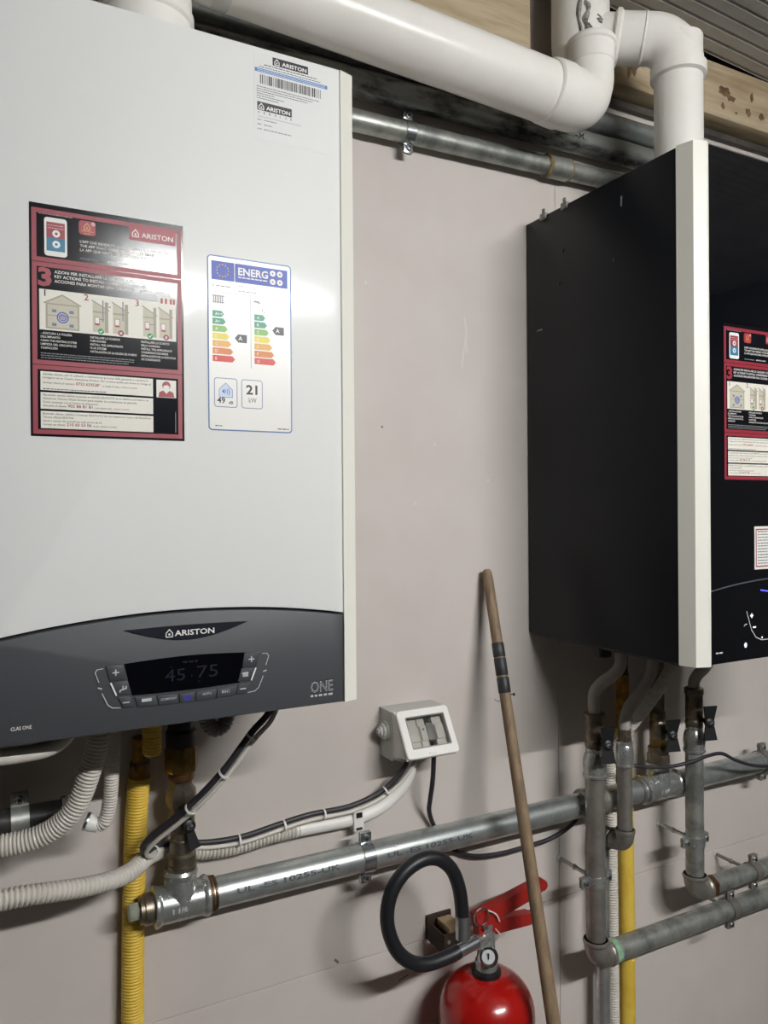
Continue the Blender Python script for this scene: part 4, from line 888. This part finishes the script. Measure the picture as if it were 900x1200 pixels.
# ------------------------------------------------------------------ switch box
def switch_box():
    t = thing('switch_box', 'grey-white weatherproof switch box with clear lid on the wall', 'switch', (.638, 0, 1.19))
    # hollow base: back and four sides, open to the lid
    b = MB(); x0, x1, z0, z1 = .589, .687, 1.148, 1.226
    b.box((x0, -.006, z0), (x1, -.0003, z1), 'plastic_grey'); b.box((x0, -.044, z0), (x0+.003, -.005, z1), 'plastic_grey'); b.box((x1-.003, -.044, z0), (x1, -.005, z1), 'plastic_grey')
    b.box((x0+.003, -.044, z1-.003), (x1-.003, -.005, z1), 'plastic_grey'); b.box((x0+.003, -.044, z0), (x1-.003, -.005, z0+.003), 'plastic_grey'); b.build('back_box', t)
    # sloping front frame
    n = Vector((0, -.0665, .040)); n.normalize(); dn = Vector((0, -.040, -.066)).normalized(); H = .0775; Wd = .0955
    o = Vector((.5905, -.050, 1.2275)); n = Vector((1, 0, 0)).cross(dn) ; n = -n if n.y > 0 else n
    def fr(u, v, w): return o+X*u+dn*v+n*w
    f = MB(); mU, mV = .0135, .0125
    def loop(u0, v0, u1, v1, r, w):
        out = []
        for cu, cv, a0 in ((u1-r, v0+r, -90), (u1-r, v1-r, 0), (u0+r, v1-r, 90), (u0+r, v0+r, 180)):
            for k in range(5): a = radians(a0+22.5*k); out.append(fr(cu+r*cos(a), cv+r*sin(a), w))
        return out
    lp = [loop(0, 0, Wd, H, .006, -.004), loop(0, 0, Wd, H, .006, .0025), loop(.0015, .0015, Wd-.0015, H-.0015, .005, .004), loop(mU-.001, mV-.001, Wd-.0105, H-.0145, .004, .004), loop(mU, mV, Wd-.0115, H-.0155, .0035, .003), loop(mU, mV, Wd-.0115, H-.0155, .0035, -.004)]
    vs = [p for l in lp for p in l]; fs = []
    for a in range(6):
        b2 = (a+1) % 6
        for k in range(20): k2 = (k+1) % 20; fs.append((a*20+k, a*20+k2, b2*20+k2, b2*20+k))
    f.add(vs, fs, 'plastic_white')
    lf = f.build('front_frame', t)
    # skirts that close the sloping frame to the base
    s = MB()
    for xa in (.5905, .6830): 
        pts = [(-.040, 1.2265), (-.048, 1.2265), (-.048+dn.y*H, 1.2265+dn.z*H), (-.040, 1.152)]
        vs = [(xa, p[0], p[1]) for p in pts]+[(xa+.003, p[0], p[1]) for p in pts]
        s.add(vs, [(0, 1, 2, 3), (7, 6, 5, 4), (0, 4, 5, 1), (1, 5, 6, 2), (2, 6, 7, 3), (3, 7, 4, 0)], 'plastic_white')
    a = fr(0, H, -.003); s.add([(.5905, a.y, a.z), (.686, a.y, a.z), (.686, -.040, 1.150), (.5905, -.040, 1.150), (.5905, a.y, a.z+.003), (.686, a.y, a.z+.003), (.686, -.040, 1.153), (.5905, -.040, 1.153)], [(0, 1, 2, 3), (7, 6, 5, 4), (0, 4, 5, 1), (1, 5, 6, 2), (2, 6, 7, 3), (3, 7, 4, 0)], 'plastic_white'); s.build('side_skirt', t)
    MB().obox(fr(Wd/2+.001, H/2-.0015, .0005), (X, dn, n), (Wd/2-.0115, H/2-.0125, .0010), 'clear_lid').build('clear_lid', t)
    g = MB()
    gs = [(mU, mV), (Wd-.0115, mV), (Wd-.0115, H-.0155), (mU, H-.0155)]
    for i in range(4):
        p0, p1 = fr(*gs[i], .0035), fr(*gs[(i+1) % 4], .0035); g.tube([p0, p1], .0011, 'breaker_grey', 6)
    g.build('lid_gasket', t)
    # breakers inside
    for u0, u1, mt in ((.0160, .0350, 'breaker_white'), (.0365, .0500, 'breaker_white'), (.0640, .0815, 'breaker_white')):
        k = MB(); k.obox(fr((u0+u1)/2, H/2, -.012), (X, dn, n), ((u1-u0)/2, .024, .007), mt, .001); k.obox(fr((u0+u1)/2, H/2, -.0045), (X, dn, n), ((u1-u0)/2-.001, .012, .0030), mt, .001); k.build('breaker', t)
    k = MB(); k.obox(fr(.0570, H/2-.002, -.010), (X, dn, n), (.0060, .014, .006), 'breaker_grey', .001); lab(k.build('switch_lever', t), 'grey lever'); 
    MB().lathe([(.0016, 0), (.0016, .001)], fr(.043, H/2-.006, -.002), n, 'dark_plastic', 8).build('indicator', t)
    MB().lathe([(.0155, 0), (.0155, .003), (.0125, .004), (.0115, .008), (.0085, .009), (.0078, .012), (.005, .013), (.004, .015)], (.589, -.022, 1.192), -X, 'plastic_grey', 22).build('cable_gland', t)
    MB().obox(fr(Wd/2-.002, H-.006, .0045), (X, dn, n), (.006, .001, .0012), 'plastic_white').build('lid_latch', t)
switch_box()

# ------------------------------------------------------------------ fire extinguisher
def extinguisher():
    cx, cy, R = .7246, -.105, .077
    t = thing('fire_extinguisher', 'red fire extinguisher with black hose hanging behind the wooden stick', 'extinguisher', (cx, cy, .28))
    prof = [(.060, 0), (.070, .004), (R, .012), (R, .452)]
    for i in range(1, 11):
        a = pi/2*i/10; prof.append((.020+(R-.020)*cos(a), .452+.062*sin(a)))
    MB().lathe(prof, (cx, cy, .290), U, 'ext_red', 56).build('cylinder', t, 40)
    MB().lathe([(.0215, 0), (.0235, .002), (.0235, .010), (.019, .013)], (cx, cy, .800), U, 'dark_plastic', 26).build('neck_ring', t)
    v = MB(); v.lathe([(.018, 0), (.018, .012), (.0145, .018), (.0145, .045), (.011, .050), (.011, .072)], (cx, cy, .812), U, 'fitting', 22)
    v.obox((cx-.003, cy, .858), (X, Y, U), (.013, .012, .014), 'fitting', .002); vb = v.build('valve_body', t)
    f = Vector((-.45, -1, .35)).normalized(); g = MB(); g.lathe([(.0145, 0), (.0160, .002), (.0160, .009), (.0145, .011), (.0125, .011), (.0120, .0095), (0, .0095)], Vector((cx, cy, .834))+f*.010, f, 'chrome', 24)
    gg = g.build('pressure_gauge', t); k = MB(); c0 = Vector((cx, cy, .834))+f*.020
    k.lathe([(.0105, 0), (.0105, .0004)], c0-f*.0003, f, 'ink_silver', 20); k.obox(c0+f*.0008, (X, U, f), (.0012, .006, .0004), 'ink_black'); k.build('gauge_dial', gg)
    def lever(p, q, h0, h1, nm, lb):
        p, q = Vector(p), Vector(q); d = (q-p).normalized(); s = d.cross(Y).normalized(); s = s if s.z > 0 else -s; m = MB(); n = 10; vs = []
        for i in range(n+1):
            fq = i/n; h = h0+(h1-h0)*fq; c = p.lerp(q, fq); w = .0085
            if i == n: h *= .55
            for a, b in ((-1, -1), (1, -1), (1, 1), (-1, 1)): vs.append(c+Y*(a*w)+s*(b*h/2))
        fs = [(3, 2, 1, 0), tuple(range(4*n, 4*n+4))]
        for i in range(n):
            for j in range(4): fs.append((4*i+j, 4*i+(j+1) % 4, 4*i+4+(j+1) % 4, 4*i+4+j))
        m.add(vs, fs, 'lever_red'); m.lathe([(h1*.36, -.009), (h1*.42, -.007), (h1*.42, .007), (h1*.36, .009)], q, Y, 'lever_red', 16)
        lab(m.build(nm, t, 40), lb)
    lever((cx-.022, cy, .893), (.836, cy, .921), .026, .022, 'squeeze_lever', 'upper red lever')
    lever((cx-.018, cy+.001, .880), (.820, cy, .872), .026, .018, 'carry_lever', 'lower red lever')
    MB().lathe([(.004, 0), (.004, .030)], (cx-.010, cy+.015, .886), (0, -1, 0), 'zinc', 12).build('pivot_pin', t)
    rc = Vector((cx-.018, cy-.014, .905)); r = MB(); r.tube([rc+X*(.0135*cos(a))+U*(.0135*sin(a)) for a in [2*pi*i/24 for i in range(25)]], .0011, 'chrome', 8); r.build('pin_ring', t, 60)
    sl = MB(); sl.tube(spline([(cx-.006, cy-.0125, .912), (cx+.010, cy-.0135, .902), (cx+.018, cy-.0125, .888)], .003), .0012, 'plastic_white', 6); sl.tube(spline([(cx+.010, cy-.012, .878), (cx+.020, cy-.012, .866)], .004), .0008, 'plastic_white', 6); sl.build('seal_loop', t, 60)
    # outlet, ferrules, hose
    o = MB(); o.tube([(cx-.006, cy-.004, .862), (cx-.024, -.118, .866), (cx-.036, -.126, .872)], .0095, 'fitting', 16); o.lathe([(.0095, 0), (.0110, .004), (.0100, .012)], (cx-.026, -.119, .867), (-.75, -.5, .3), 'fitting', 16); o.build('outlet', t)
    MB().tube([(.692, -.126, .873), (.652, -.130, .869)], .0098, 'zinc', 20).build('hose_ferrule', t)
    hp = [(.656, -.130, .870), (.640, -.130, .867), (.602, -.130, .866), (.572, -.130, .876), (.546, -.130, .903), (.532, -.130, .945), (.537, -.130, .983), (.557, -.130, 1.010), (.588, -.130, 1.024), (.618, -.130, 1.021), (.643, -.130, 1.000), (.657, -.130, .968), (.662, -.130, .935), (.663, -.130, .905)]
    MB().tube(spline(hp, .006), .0107, 'rubber', 18).build('hose', t, 60)
    MB().tube([(.6632, -.130, .924), (.6635, -.130, .888)], .0112, 'zinc', 20).build('hose_ferrule', t)
    # steel bracket on the wall that carries it
    b = thing('extinguisher_bracket', 'dark brown steel bracket on the wall behind the extinguisher hose', 'bracket', (.70, -.02, .82))
    MB().box((.674, -.056, .822), (.677, -.006, .854), 'bracket_brown', .001).build('steel_arm', b); MB().box((.674, -.006, .822), (.722, -.001, .862), 'bracket_brown', .001).build('wall_plate', b); MB().box((.674, -.060, .822), (.712, -.056, .854), 'bracket_brown', .001).build('front_plate', b)
    MB().box((.690, -.050, .846), (.716, -.010, .858), 'wood_pale', .002).build('wood_packing', b)
    k = MB(); k.lathe([(.003, 0), (.003, .002)], (.682, -.060, .843), (0, -1, 0), 'fitting', 10); k.build('rivet', b)
extinguisher()

# ------------------------------------------------------------------ stick
def stick():
    top = Vector((.7965, -.0125, 1.443)); foot = Vector((.735, -.452, .010)); d = (foot-top); L = d.length; d.normalize()
    t = thing('wooden_stick', 'weathered wooden stick leaning on the wall, bound with black tape', 'stick', foot)
    rr = [(0, .0055), (.004, .0080), (.02, .0092), (.30, .0098), (.8, .0112), (L, .0118)]
    MB().tube([top+d*s for s, r in rr], [r for s, r in rr], 'wood_stick', 20).build('shaft', t, 40)
    for s0, s1 in ((.128, .152), (.154, .183), (.186, .212)):
        m = MB(); m.tube([top+d*s0, top+d*(s0+.001), top+d*(s1-.001), top+d*s1], [.0099, .0105, .0105, .0099], 'tape_black', 20); m.build('tape_band', t, 40)
    k = MB(); k.lathe([(.0012, 0), (.0012, .008), (.0028, .0085), (.0028, .010)], top+d*.215+X*.008, (1, -.2, -.1), 'dark_plastic', 8); k.build('nail', t)
stick()
